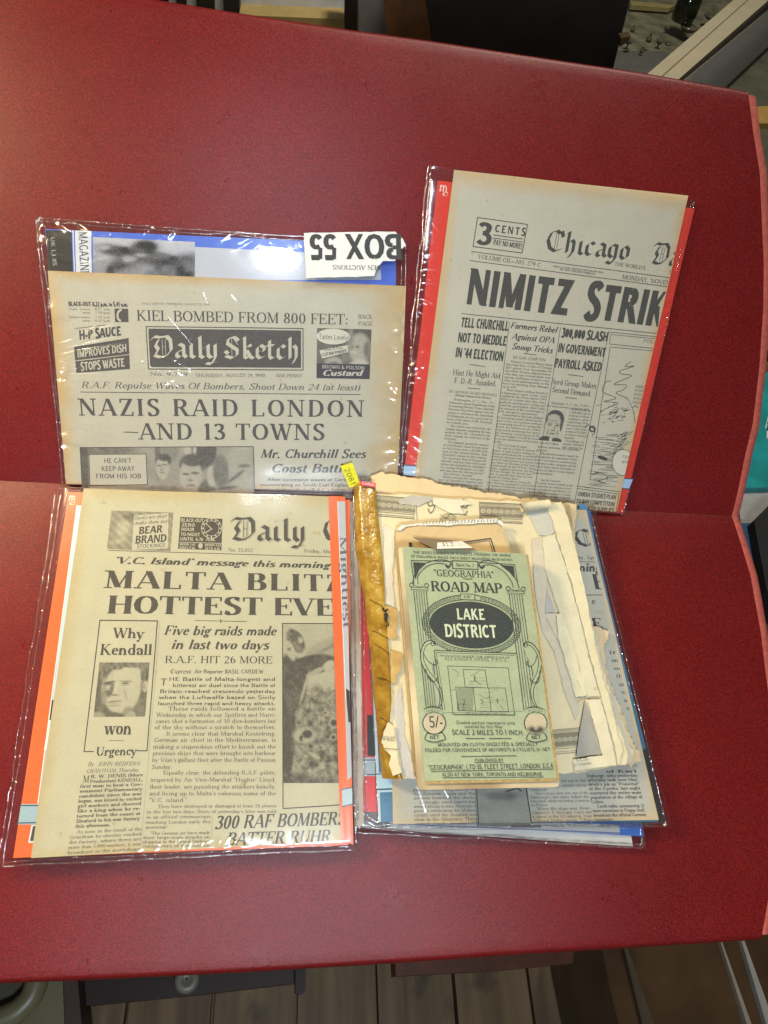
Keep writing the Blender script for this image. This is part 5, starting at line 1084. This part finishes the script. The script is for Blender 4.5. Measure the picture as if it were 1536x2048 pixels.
plate('torn_wrapper', [(792, 1060), (806, 1050), (850, 1046), (920, 1041), (990, 1037), (1006, 1044), (1008, 1052), (996, 1046), (920, 1048), (850, 1051), (812, 1053), (800, 1062)], ZT+.0016, M_PAPER, .0003, .8, 72, col=(.62, .60, .50), parent=tb, prints=wt)

# green road map, folded on cloth
mpo = thing('road_map', 'green folded road map of the Lake District on top of the right pile', 'map', F([(960, 1340)], .036))
ZM = .0440
MC = [(805, 1093), (1055, 1108), (1118, 1560), (850, 1566)]
def rounded(c, r, k=4):
    out = []; c = [np.array(p, float) for p in c]; n = len(c)
    for i in range(n):
        p, a, b = c[i], c[i-1], c[(i+1) % n]; da = (a-p)/np.hypot(*(a-p)); db = (b-p)/np.hypot(*(b-p))
        for j in range(k+1):
            t = j/k; out.append(p+da*r*(1-t)**2+db*r*t**2)
    return out
for k, (off, zz, th) in enumerate(((-9, ZM-.0004, .0030), (-8, ZM-.0038, .0030), (-9, ZM-.0072, .0030))):
    blk = rounded([(805+off, 1094), (1055, 1108), (1119, 1561), (1117, 1574), (846+off, 1580)], 7)
    v, f = slab_mesh(F(blk, zz), NF, th+.0004); mesh_obj('cloth_fold', v, f, M_LEAVES, mpo)
GR = (.305, .34, .20)
mpS = Sheet(F, ZM+.0004, MC, GR, ink=(.032, .038, .032))
X = mpS.text
X('THE SERIES CONSISTS OF 19 SHEETS, COVERING THE WHOLE', 'sansl', (826, 1107), (1022, 1113.5), 5); X('OF ENGLAND & WALES. EACH SHEET MEASURING 40x30 INCHES', 'sansl', (822, 1115), (1025, 1122.5), 5)
mpS.line([(828, 1168), (822, 1121), (905, 1123)], 1.3); mpS.line([(955, 1125), (1029, 1129), (1036, 1172)], 1.3)
mpS.poly([(826, 1124.5), (853, 1126), (838, 1140), (830, 1160)]); mpS.poly([(1000, 1130), (1027, 1132), (1030, 1158), (1018, 1144)])
mpS.curve([(825, 1166), (829, 1150), (842, 1132), (868, 1121), (893, 1121), (903, 1128)], 1.4); mpS.curve([(836, 1168), (836, 1152), (852, 1134), (872, 1127), (888, 1128), (897, 1133), (893, 1135)], 1.3)
mpS.curve([(957, 1130), (966, 1122), (990, 1124), (1016, 1138), (1032, 1160), (1038, 1176)], 1.4); mpS.curve([(962, 1137), (966, 1131), (986, 1131), (1008, 1144), (1022, 1162), (1026, 1174)], 1.3)
mpS.line([(904, 1121.5), (955, 1123), (956, 1139), (905, 1137)], 1.5, closed=True); X('Sheet No. 2', 'roman', (912, 1132.5), (948, 1134), 6)
for p in ([(891, 1130), (896, 1136), (902, 1128)], [(958, 1131), (963, 1137), (968, 1133)]): mpS.line(p, 3)
X('"GEOGRAPHIA"', 'roman', (868, 1152), (988, 1156), 13); mpS.curve([(922, 1152), (930, 1158), (944, 1158)], 1.2)
X('ROAD MAP', 'bold', (862, 1182), (1006, 1186.5), 20)
mpS.ell((943, 1250), 98, 60, 1.3, n=60, sk=.06); mpS.ell((943, 1250), 88, 50.5, 1.3, n=60, sk=.06); mpS.disc((943, 1250), 84, 46.5, n=56, sk=.06)
for k in range(74):
    a = 2*math.pi*k/74
    if not (abs(a-1.5*math.pi) < .17): mpS.ell((943+93*math.cos(a), 1250+55.3*math.sin(a)+.06*93*math.cos(a)), 2.5, 2.5, .9, None, 1, 8)
mpS.quad([(921, 1188), (921, 1199), (949, 1200), (949, 1189)], GR, 2); mpS.line([(921, 1188), (949, 1189), (949, 1200), (921, 1199)], 1.2, None, 3, True); X('OF', 'bold', (927, 1196.5), (943, 1197), 5.5, layer=3)
X('LAKE', 'sans', (914, 1239), (971, 1240), 22, (.46, .50, .33), layer=2, track=.04); X('DISTRICT', 'sans', (890, 1274), (995, 1276), 26, (.46, .50, .33), layer=2)
for i in range(6): mpS.line([(827+i*5, 1181), (853+i*4.6, 1422)], 1.3 if i in (0, 5) else 1)
for i in range(6): mpS.line([(1018+i*5, 1188), (1047+i*5.4, 1418)], 1.3 if i in (0, 5) else 1)
def frame_fill(c, layer): mpS.poly(c, GR, layer)
for x, y in ((838, 1173), (1031, 1180)):
    mpS.quad([(x-18, y-4), (x-17, y+8), (x+19, y+9), (x+18, y-3)], GR, 2); mpS.line([(x-16, y+2), (x+17, y+3), (x+17, y+7), (x-15, y+6)], 1.2, None, 3, True); mpS.ell((x-15, y-3), 4, 4, 1.3, None, 3, 12); mpS.ell((x+15, y-2), 4, 4, 1.3, None, 3, 12); mpS.curve([(x-11, y-2), (x, y+1), (x+11, y-1)], 1.2, None, 3)
def scroll(fn):
    path = np.array([(869, 1287), (862, 1281), (850, 1285), (842, 1300), (842, 1322), (852, 1345), (868, 1365), (878, 1385), (879, 1405), (874, 1418)], float)
    off = np.array([(4, 4), (2, 6), (4, 6), (6, 3), (6, -2), (6, -4), (5, -5), (5, -4), (5, -1), (2, 0)], float)*.9
    mpS.poly([fn(p) for p in path]+[fn(p) for p in (path+off)[::-1]], GR, 2); mpS.curve([fn(p) for p in path], 1.6, None, 3); mpS.curve([fn(p) for p in path+off], 1.3, None, 3)
    mpS.curve([fn(p) for p in ((846, 1306), (856, 1322), (868, 1330), (874, 1326), (872, 1320))], 1.5, None, 3); mpS.curve([fn(p) for p in ((850, 1338), (860, 1360), (870, 1362), (876, 1354))], 1.5, None, 3); mpS.ell(fn((866, 1287)), 4.5, 4.5, 1.4, None, 3, 12)
mir = lambda p: (1048-(p[0]-869)*.92+(p[1]-1287)*.27, p[1]+3-(0))
scroll(lambda p: tuple(p)); scroll(mir)
mpS.quad([(868, 1301), (886, 1425), (1048, 1422), (1033, 1307)], GR, 2); mpS.line([(885, 1420), (868, 1301), (1033, 1307), (1047, 1420)], 1.5, None, 3); mpS.line([(890, 1420), (872, 1305), (1030, 1310.5)], 1, None, 3)
X('PRODUCED UNDER THE DIRECTION OF', 'sansl', (879, 1313.5), (1020, 1317.5), 4, layer=3); X('ALEXANDER GROSS, F.R.G.S.', 'sanst', (889, 1320.5), (1015, 1324), 6.5, layer=3)
def pl(pts, w=1.2, closed=True): mpS.line(pts, w, None, 3, closed)
pl([(895, 1332), (1016, 1336), (1029, 1430), (906, 1429)]); pl([(926, 1339), (970, 1340), (975, 1376), (930, 1374)]); pl([(911, 1374), (946, 1375), (951, 1422), (916, 1421)]); pl([(946, 1375), (977, 1376), (982, 1423), (951, 1422)]); pl([(977, 1376), (1010, 1376), (1017, 1423), (982, 1423)]); pl([(916, 1408), (926, 1408), (928, 1421), (917, 1421)], .9)
for i in range(22):
    x = 912+i*2.2; y0 = max(1376, 1376+(x-944)*1.0) if x > 944 else 1376; x1 = x-18
    a = np.array((x, 1376.)); b = np.array((x-14, 1420.)); 
    if b[0] < 914: t = (914-a[0])/(b[0]-a[0]); b = a+(b-a)*np.clip(t, 0, 1)
    if a[0] > 946: t = (946-a[0])/(b[0]-a[0]); a = a+(b-a)*np.clip(t, 0, 1)
    mpS.line([a, b], .7, None, 3)
for d, p in (('1', (946, 1362)), ('2', (925, 1409)), ('3', (960, 1408)), ('4', (991, 1407))): X(d, 'roman', p, (p[0]+7, p[1]), 10, layer=3)
for pts in ([(905, 1338), (916, 1346), (914, 1354)], [(940, 1352), (950, 1348), (958, 1342)], [(902, 1380), (909, 1379)], [(980, 1392), (970, 1397), (958, 1388)], [(1000, 1410), (1006, 1420)], [(938, 1370), (946, 1362), (962, 1368)]): mpS.curve(pts, .8, None, 3)
for k in range(9): mpS.line([(930+k*5+rng.normal(0, 2), 1356+(k % 3)*6), (938+k*5, 1356+(k % 3)*6)], .7, (.12, .14, .1), 3)
for k in range(8): mpS.line([(955+rng.random()*45, 1380+k*5), (965+rng.random()*50, 1380+k*5)], .7, (.12, .14, .1), 3)
for k in range(6): mpS.line([(930+k*14, 1427), (940+k*14, 1427)], .8, (.12, .14, .1), 3)
PK = (.44, .37, .24)
for cx, cy in ((868, 1446), (1071, 1446)):
    mpS.disc((cx, cy), 23.5, 23, None, 3, 30); mpS.disc((cx, cy), 21.6, 21, PK, 4, 30)
    mpS.quad([(cx-20, cy-30), (cx-17, cy-17), (cx+17, cy-17), (cx+17, cy-29)], GR, 5); mpS.curve([(cx-20, cy-28), (cx-2, cy-33), (cx+17, cy-27)], 1.4, None, 6); mpS.curve([(cx-16, cy-18), (cx, cy-22), (cx+15, cy-17)], 1.3, None, 6); X('DISSECTED', 'sanst', (cx-15, cy-22), (cx+14, cy-22), 5, None, layer=6)
    mpS.poly([(cx-14, cy+20), (cx-18, cy+33), (cx, cy+38), (cx+22, cy+32), (cx+16, cy+19), (cx, cy+23)], GR, 5); mpS.curve([(cx-14, cy+20), (cx-18, cy+33), (cx, cy+38), (cx+22, cy+32), (cx+16, cy+19)], 1.6, None, 6, 3); mpS.curve([(cx-14, cy+20), (cx, cy+24), (cx+16, cy+19)], 1.2, None, 6); X('NET', 'sans', (cx-8, cy+33), (cx+11, cy+32), 7.5, layer=6)
X('5/-', 'sansl', (859, 1456), (887, 1454), 23, layer=5)
mpS.tone([(1050, 1449), (1092, 1449), (1090, 1467), (1055, 1467)], 22, 10, lambda s, t: 1-(.95*E_(s, t, .5, .55, .46, .42, .35))+.5*E_(s, t, .5, .3, .12, .3, .3), layer=5, hi=np.array(PK))
X('Shaded portion represents area', 'sanst', (912, 1448), (1030, 1449), 6.5, layer=3); X('covered by this Map', 'sanst', (929, 1456), (1005, 1456.5), 6.5, layer=3)
X('SCALE 2 MILES TO 1 INCH.', 'sansl', (904, 1469.5), (1048, 1470), 10, layer=3); mpS.line([(932, 1477), (969, 1477)], 1.2, None, 3); mpS.line([(978, 1477), (1022, 1477)], 1.2, None, 3)
X('MOUNTED ON CLOTH DISSECTED & SPECIALLY', 'sansl', (875, 1493), (1076, 1491.5), 7, layer=3); X('FOLDED FOR CONVENIENCE OF MOTORISTS & CYCLISTS, 5/- NET.', 'sansl', (850, 1504), (1102, 1502), 7, layer=3)
mpS.line([(923, 1513), (1032, 1511.5)], 1.2, None, 3); X('PUBLISHED BY', 'sansl', (949, 1523), (1007, 1522.5), 5.5, layer=3); mpS.line([(949, 1525), (1007, 1524.5)], .9, None, 3)
X('"GEOGRAPHIA", LTD 55, FLEET STREET, LONDON. E.C.4', 'sansl', (857, 1540), (1106, 1535.5), 9.5, layer=3); mpS.line([(862, 1543), (1106, 1538)], 1.1, None, 3)
X('ALSO AT NEW YORK, TORONTO AND MELBOURNE.', 'sansl', (884, 1553), (1086, 1551.5), 7.5, layer=3); mpS.line([(884, 1555.5), (1086, 1554)], 1, None, 3)
plate('cover', rounded(MC, 8), ZM+.0004, M_CARD, .0003, .25, 81, col=GR, parent=mpo, crumple=.0002, prints=mpS)
def side_strip(a, b, name):
    v, f = slab_mesh(F(rounded([a[0], a[1], b[1], b[0]], 1, 1), ZM+.0009), NF, .0004); return mesh_obj(name, v, f, M_CLOTH, mpo)
M_CLOTH = plain('brown_worn_cloth', (.36, .25, .10), .85, .1, .25, 300)
side_strip(((1053, 1108), (1056.5, 1110)), ((1114, 1558), (1119, 1560)), 'worn_edge'); side_strip(((852, 1563), (852, 1568)), ((1116, 1557), (1117, 1562)), 'worn_edge')

# auction label standing up between map and booklet
lt = F([(826, 1074), (925, 1082)], ZM-.010); lo_ = F([(948, 1097), (872, 1099)], ZM+.004)
q4 = np.array([lt[0], lt[1], lo_[0], lo_[1]]); nl = np.cross(q4[1]-q4[0], q4[3]-q4[0]); nl /= np.linalg.norm(nl); nl = nl*np.sign(nl @ NF)
ll = thing('lot_label', 'white lot label numbered 312 on a dark card above the green map', 'label', q4.mean(0))
v, f = slab_mesh(q4, nl, .0006); mesh_obj('card', v, f, plain('grey_brown_card', (.20, .16, .11), .8, .1), ll)
LS = Sheet(F, 0, [(0, 0), (1, 0), (1, 1), (0, 1)], (.72, .70, .66), ink=(.03, .03, .03), wob=0)
Hq = homog([(0, 0), (1, 0), (1, 1), (0, 1)])
def on_card(uv):      # u along the card, v from the lower side up to the raised side
    uv = np.asarray(uv, float).reshape(-1, 2); u, w = uv[:, :1], uv[:, 1:]
    return q4[0]*(1-u)*(1-w)+q4[1]*u*(1-w)+q4[2]*u*w+q4[3]*(1-u)*w
U0 = [(.33, .42), (.97, .06), (.985, .97), (.04, .97)]
q, w = text_quads('312', 'roman', .1); HL = homog([(.33, .40), (.96, .10), (.98, .96), (.06, .96)])
tq = hmap(HL, np.stack([.26+q[..., 0]/w*.46, .80-q[..., 1]*.62], -1))
VV = np.r_[on_card(U0)+nl*.0003, on_card(tq)+nl*.0005]; k = len(tq)
mesh_obj('number_slip', VV, [(0, 3, 2, 1)]+[(4+4*i, 5+4*i, 6+4*i, 7+4*i) for i in range(k)], M_PAPER, ll, np.r_[np.tile((.72, .70, .66), (4, 1)), np.tile((.03, .03, .03), (4*k, 1))])
# ------------------------------------------------------------------ the room behind and below
FZ = -.62
def boards_mat():
    m, t, bs = nt('old_floorboards'); tc = N(t, 'ShaderNodeTexCoord'); sep = N(t, 'ShaderNodeSeparateXYZ'); t.links.new(tc.outputs['Object'], sep.inputs[0])
    mp = N(t, 'ShaderNodeMapping'); mp.inputs['Scale'].default_value = (28, 2.2, 1); t.links.new(tc.outputs['Object'], mp.inputs[0])
    n = N(t, 'ShaderNodeTexNoise'); n.inputs['Scale'].default_value = 1.6; n.inputs['Detail'].default_value = 6; t.links.new(mp.outputs[0], n.inputs['Vector'])
    n2 = noise_node(t, 14, 3, .5)
    r = ramp(t, n.outputs[0], [(.25, (.075, .042, .018)), (.6, (.20, .125, .055)), (.85, (.28, .19, .095))]); r2 = ramp(t, n2.outputs[0], [(.28, (.35,)*3), (.42, (1,)*3)])
    mx = N(t, 'ShaderNodeMix', data_type='RGBA', blend_type='MULTIPLY'); mx.inputs[0].default_value = 1; t.links.new(r.outputs[0], mx.inputs[6]); t.links.new(r2.outputs[0], mx.inputs[7])
    t.links.new(mx.outputs[2], bs.inputs['Base Color']); bs.inputs['Roughness'].default_value = .6; return m
g1, g2 = G([(592, 2000), (753, 2000)], FZ); bw = abs(g2[0]-g1[0]); x0 = g1[0]
verts = []; fcs = []
for k in range(-9, 12):                          # boards with open joints, one floor
    a, b = x0+k*bw+.0025, x0+(k+1)*bw-.0025; n = len(verts)
    dz = .0015*(-1)**k
    verts += [(a, -3.4, FZ+dz), (b, -3.4, FZ+dz), (b, 3.6, FZ+dz), (a, 3.6, FZ+dz), (a, -3.4, FZ-.02), (b, -3.4, FZ-.02), (b, 3.6, FZ-.02), (a, 3.6, FZ-.02)]
    fcs += [(n, n+1, n+2, n+3), (n+4, n, n+3, n+7), (n+1, n+5, n+6, n+2)]
n = len(verts); verts += [(-4, -4, FZ-.021), (4, -4, FZ-.021), (4, 4, FZ-.021), (-4, 4, FZ-.021)]; fcs.append((n, n+1, n+2, n+3))
fl = mesh_obj('floor', verts, fcs, boards_mat()); fl['kind'] = 'structure'
DK = plain('dark_mahogany', (.020, .009, .006), .45, .4, .3, 20); BR = plain('brown_wood', (.17, .075, .03), .5, .35, .3, 25); BLK = plain('black_brown_paint', (.012, .009, .008), .5, .3, .3, 12)
def upright(px, y, back, m, name, parent=None): return box(name, px, V, y, (0, back, 0), m, parent)
def level(px, z, down, m, name, parent=None): return box(name, px, G, z, (0, 0, -down), m, parent)
# --- beyond the top of the folder
sh = thing('pale_shelf', 'pale wooden shelf with a white back panel, behind the top of the folder', 'shelf', V([(590, 40)], 1.15))
upright([(478, -60), (690, -60), (688, 38), (480, 28)], 1.15, .03, plain('white_painted_panel', (.72, .74, .80), .6), 'back_panel', sh)
upright([(478, 30), (688, 38.5), (690, 90), (478, 84)], 1.10, .08, plain('pale_pine', (.42, .31, .12), .6), 'shelf_board', sh)
ds = upright([(689, -60), (714, -60), (716, 110), (690, 110)], 1.06, .06, DK, 'dark_post'); tag(ds, 'narrow dark wooden post beside the pale shelf', 'post')
gs = upright([(716, -60), (764, -60), (778, 110), (718, 110)], 1.2, .05, plain('mottled_grey_board', (.22, .20, .20), .7), 'grey_board'); tag(gs, 'grey upright board between the dark post and the brown plank', 'board')  # plain grey with slight mottling
pk = upright([(762, -60), (840, -60), (872, 110), (778, 110)], 1.05, .03, BR, 'wooden_plank'); tag(pk, 'brown wooden plank leaning next to the dark cabinet', 'plank')
cb = thing('dark_cabinet', 'nearly black wooden cabinet behind the top of the folder', 'cabinet', V([(1040, 60)], 1.0))
upright([(842, -80), (1280, -80), (1218, 170), (872, 130)], 1.0, .5, BLK, 'body', cb)
upright([(1242, 76), (1262, 73), (1258, 82), (1240, 94)], .975, .02, plain('dark_bronze', (.06, .04, .02), .35, .5), 'handle', cb)
WB = plain('white_book_edge', (.62, .60, .55), .8, .1, .1, 60); DB = plain('dark_book_cover', (.035, .030, .022), .5, .3, .3, 40)
xs = [246, 284, 306, 336, 352, 372, 392, 428, 446, 478]
for i in range(9):
    m = WB if i % 2 else DB
    o = upright([(xs[i], -60), (xs[i+1]-1, -60), (xs[i+1]+2, 60), (xs[i]+3, 60)], 1.12+.004*(i % 2), .14, m, 'standing_book'); tag(o, ('white' if i % 2 else 'dark') + ' book standing in the row behind the top left edge of the folder', 'book', ('white' if i % 2 else 'dark')+' books in the row')
# glass display case
GZ = -.02
gl = plain('grey_green_glass', (.075, .078, .055), .25, .6, .35, 9); AL = plain('cream_aluminium', (.42, .37, .26), .4, .5, .06, 20); 
dc = thing('display_case', 'glass display case with cream metal frame at the top right', 'display case', G([(1400, 120)], GZ))
level([(1200, -160), (1640, -160), (1640, 60), (1320, 260), (1190, 260)], GZ-.10, .02, plain('case_shelf', (.13, .125, .085), .5, .4, .45, 30), 'shelf', dc)
level([(1216, 100), (1340, 104), (1312, 170), (1205, 170)], GZ-.085, .012, plain('grey_ledge', (.09, .09, .085), .6), 'ledge', dc)
level([(1262, 2), (1352, 10), (1340, 16), (1262, 10)], GZ-.085, .01, plain('dull_brass_rail', (.25, .21, .09), .4, .5), 'rail', dc)
def beam(name, pts, z, m, th=.03): return level(pts, z, th, m, name, dc)
beam('frame_rail', [(1292, 150), (1490, -20), (1516, -20), (1316, 158)], GZ+.03, AL); beam('frame_rail', [(1316, 159), (1517, -20), (1560, -20), (1344, 170)], GZ+.024, AL, .03)
beam('rubber_strip', [(1344, 171), (1560, -20), (1582, -20), (1358, 172)], GZ+.01, BLK, .03)
p0, p1 = G([(1385, 190), (1600, 0)], GZ+.02)
v, f = tube([p0+(p1-p0)*t for t in np.linspace(-.1, 1, 12)], .030, 20); mesh_obj('steel_rail', v, f, plain('brushed_steel', (.40, .40, .42), .33, .5, .05, 40, metal=.9), dc, smooth=True)
level([(1420, 185), (1640, -10), (1640, 420), (1500, 420)], GZ, .012, gl, 'glass_panel', dc)
# glass things on the shelf of the case
def lathe(prof, c, n=20):
    v = []; 
    for r, z in prof:
        for k in range(n): v.append((c[0]+r*math.cos(2*math.pi*k/n), c[1]+r*math.sin(2*math.pi*k/n), c[2]+z))
    f = [(i*n+k, i*n+(k+1) % n, (i+1)*n+(k+1) % n, (i+1)*n+k) for i in range(len(prof)-1) for k in range(n)]
    return np.array(v), f
c = G([(1362, 44)], GZ-.07)[0]
v, f = lathe([(.001, 0), (.026, .002), (.030, .02), (.028, .05), (.018, .075), (.010, .085), (.001, .086)], c); o = mesh_obj('dark_glass_ornament', v, f, plain('dark_green_glass', (.01, .012, .006), .08, .6), None, smooth=True); tag(o, 'dark rounded glass ornament in the display case', 'ornament')
CG = plain('clear_glassware', (.085, .08, .055), .14, .6, .5, 60)
PROF = ([(.001, 0), (.7, .02), (1, .35), (.95, .5), (.5, .42), (.001, .40)], [(.001, 0), (.55, .02), (.62, .8), (.25, 1.1), (.22, 1.5), (.3, 1.55), (.001, 1.56)], [(.001, 0), (.6, .03), (.15, .15), (.12, .7), (.6, 1.0), (.75, 1.5), (.68, 1.5), (.001, 1.0)])
for k, (x, y, r) in enumerate(((1375, 62, .022), (1296, 84, .011), (1314, 97, .012), (1335, 90, .010), (1264, 64, .009), (1252, 98, .013), (1420, 38, .018), (1282, 106, .008), (1330, 66, .009))):
    c = G([(x, y)], GZ-.08)[0]; v, f = lathe([(a*r, b*r) for a, b in PROF[k % 3]], c, 14)
    o = mesh_obj('small_glass_piece', v, f, CG, None, smooth=True); kd = ('dish', 'bottle', 'goblet')[k % 3]; o.name = 'glass_'+kd; tag(o, 'tiny clear glass %s on the shelf of the display case' % kd, kd, 'glass %s in the display case' % {'dish': 'dishes', 'bottle': 'bottles', 'goblet': 'goblets'}[kd])
# --- right of the folder
HZ = -.20
o = level([(1470, 430), (1620, 430), (1620, 700), (1480, 700)], HZ-.1, .03, plain('grey_table_cloth', (.16, .15, .13), .7), 'side_table_top'); tag(o, 'dull grey table top just right of the folder', 'table')
o = level([(1500, 214), (1640, 205), (1640, 250), (1505, 246)], GZ-.02+.03, .02, plain('ochre_wood', (.30, .18, .05), .6), 'wooden_batten'); tag(o, 'small ochre wooden batten by the top right corner of the folder', 'batten')
tb_ = thing('teal_bag', 'teal carrier bag with pale writing, right of the fold', 'bag', G([(1530, 870)], HZ)); TEAL = (.01, .26, .27)
level([(1480, 750), (1640, 735), (1640, 972), (1480, 976)], HZ, .05, plain('teal_plastic', TEAL, .35, .5, .25, 25), 'bag_body', tb_)
cvq = Sheet(F, 0, [(1500, 740), (1640, 740), (1640, 980), (1500, 980)], TEAL); cvq.text('A', 'sans', (1530, 858), (1548, 836), 20); cvq.text('N', 'sans', (1532, 880), (1552, 856), 18)
P = np.concatenate(cvq.P); mesh_obj('bag_lettering', G(P, HZ+.001), [(4*i, 4*i+1, 4*i+2, 4*i+3) for i in range(len(P)//4)], plain('pale_print', (.6, .62, .6), .5), tb_)
o = level([(1474, 978), (1640, 978), (1640, 1066), (1484, 1066)], HZ-.01, .04, plain('white_card_box', (.38, .37, .36), .6, .2, .2, 18), 'white_box'); tag(o, 'whitish card box below the teal bag', 'box')
o = level([(1482, 1046), (1512, 1046), (1524, 1124), (1500, 1124)], HZ+.004, .04, plain('dark_blue_packet', (.02, .06, .12), .5, .3, .5, 40), 'blue_packet'); tag(o, 'small dark blue packet beside the black bag', 'packet')
o = level([(1508, 1040), (1540, 1008), (1640, 1000), (1640, 1190), (1534, 1182)], HZ+.02, .12, plain('black_bag_cloth', (.012, .012, .013), .6, .3, .3, 40), 'black_bag'); tag(o, 'black bag at the right edge next to the fold', 'bag')
# --- below the folder
wt_ = level([(1500, 1120), (1640, 1120), (1640, 1300), (1530, 1300)], HZ-.06, .03, plain('wooden_chair_seat', (.16, .12, .07), .6), 'wooden_stool'); tag(wt_, 'wooden stool top under the black bag', 'stool')
dr = thing('drawer_unit', 'dark wooden drawer with a round knob, lying under the front edge', 'drawer', G([(380, 1965)], -.34))
level([(150, 1900), (592, 1880), (590, 1966), (404, 1988), (166, 2012)], -.33, .04, DK, 'front', dr)
c = G([(374, 1958)], -.318)[0]; v, f = lathe([(.001, .003), (.004, .003), (.005, .0045), (.010, .004), (.012, .001), (.009, -.004), (.007, -.012)], c, 20); mesh_obj('knob', v, f, plain('dull_pewter_knob', (.13, .12, .09), .45, .5), dr, smooth=True)
o = level([(591, 1890), (612, 1890), (611, 1980), (606, 1988), (597, 1989), (591, 1985)], -.31, .03, DK, 'dark_peg'); tag(o, 'short dark wooden peg right of the drawer', 'peg')
o = level([(126, 1900), (150, 1900), (166, 2080), (132, 2080)], -.30, .05, plain('red_brown_leg', (.045, .02, .016), .5, .4), 'table_leg'); tag(o, 'dark red brown table leg left of the drawer', 'table leg')
o = level([(788, 1870), (1150, 1860), (1146, 1926), (1010, 1940), (792, 1952)], -.30, .03, plain('mahogany_rail', (.075, .024, .012), .45, .4, .3, 40), 'wooden_rail'); tag(o, 'mahogany rail under the front edge right of the drawer', 'rail')
tub = thing('plastic_tub', 'olive plastic tub on the floor at the bottom left', 'tub', G([(40, 2010)], -.5)); OL = plain('olive_plastic', (.16, .145, .075), .4, .5, .15, 15)
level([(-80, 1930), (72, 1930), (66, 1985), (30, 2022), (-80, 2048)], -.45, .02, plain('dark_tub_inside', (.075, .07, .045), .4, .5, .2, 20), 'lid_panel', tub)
pth = G(interp([(76, 1930), (74, 1965), (62, 1996), (34, 2024), (-10, 2044), (-90, 2064)], 20), -.44); v, f = tube(pth, .012, 10); mesh_obj('rim', v, f, OL, tub, smooth=True)
level([(72, 1930), (124, 1930), (130, 2080), (-80, 2080), (-80, 2066), (30, 2040), (66, 2000)], -.47, .14, OL, 'side', tub)
bx_ = thing('brown_case', 'shiny brown case with two chrome strips on the floor at the bottom right', 'case', G([(1330, 1980)], -.45)); BC = plain('shiny_brown_lacquer', (.060, .032, .014), .25, .5, .35, 12)
level([(1195, 1850), (1545, 1850), (1640, 2100), (1250, 2100), (1216, 1960)], -.42, .18, BC, 'body', bx_)
for a, b, w, m in (((1438, 1870), (1506, 2070), 5, (.40, .36, .28)), ((1483, 1872), (1548, 2070), 9, (.46, .45, .40)), ((1250, 1890), (1300, 2060), 12, (.10, .075, .05))):
    level([(a[0]-w*.3, a[1]), (a[0]+w*.3, a[1]), (b[0]+w, b[1]), (b[0]-w, b[1])], -.412, .01, plain('chrome_strip' if w != 12 else 'worn_strip', m, .3, .5, .1, 40, metal=.5), 'trim_strip', bx_)
# far wall closing the room
o = mesh_obj('wall', [(-5, 3.4, FZ), (5, 3.4, FZ), (5, 3.4, 2.2), (-5, 3.4, 2.2)], [(0, 1, 2, 3)], plain('dim_plaster', (.25, .22, .18), .9)); o['kind'] = 'structure'
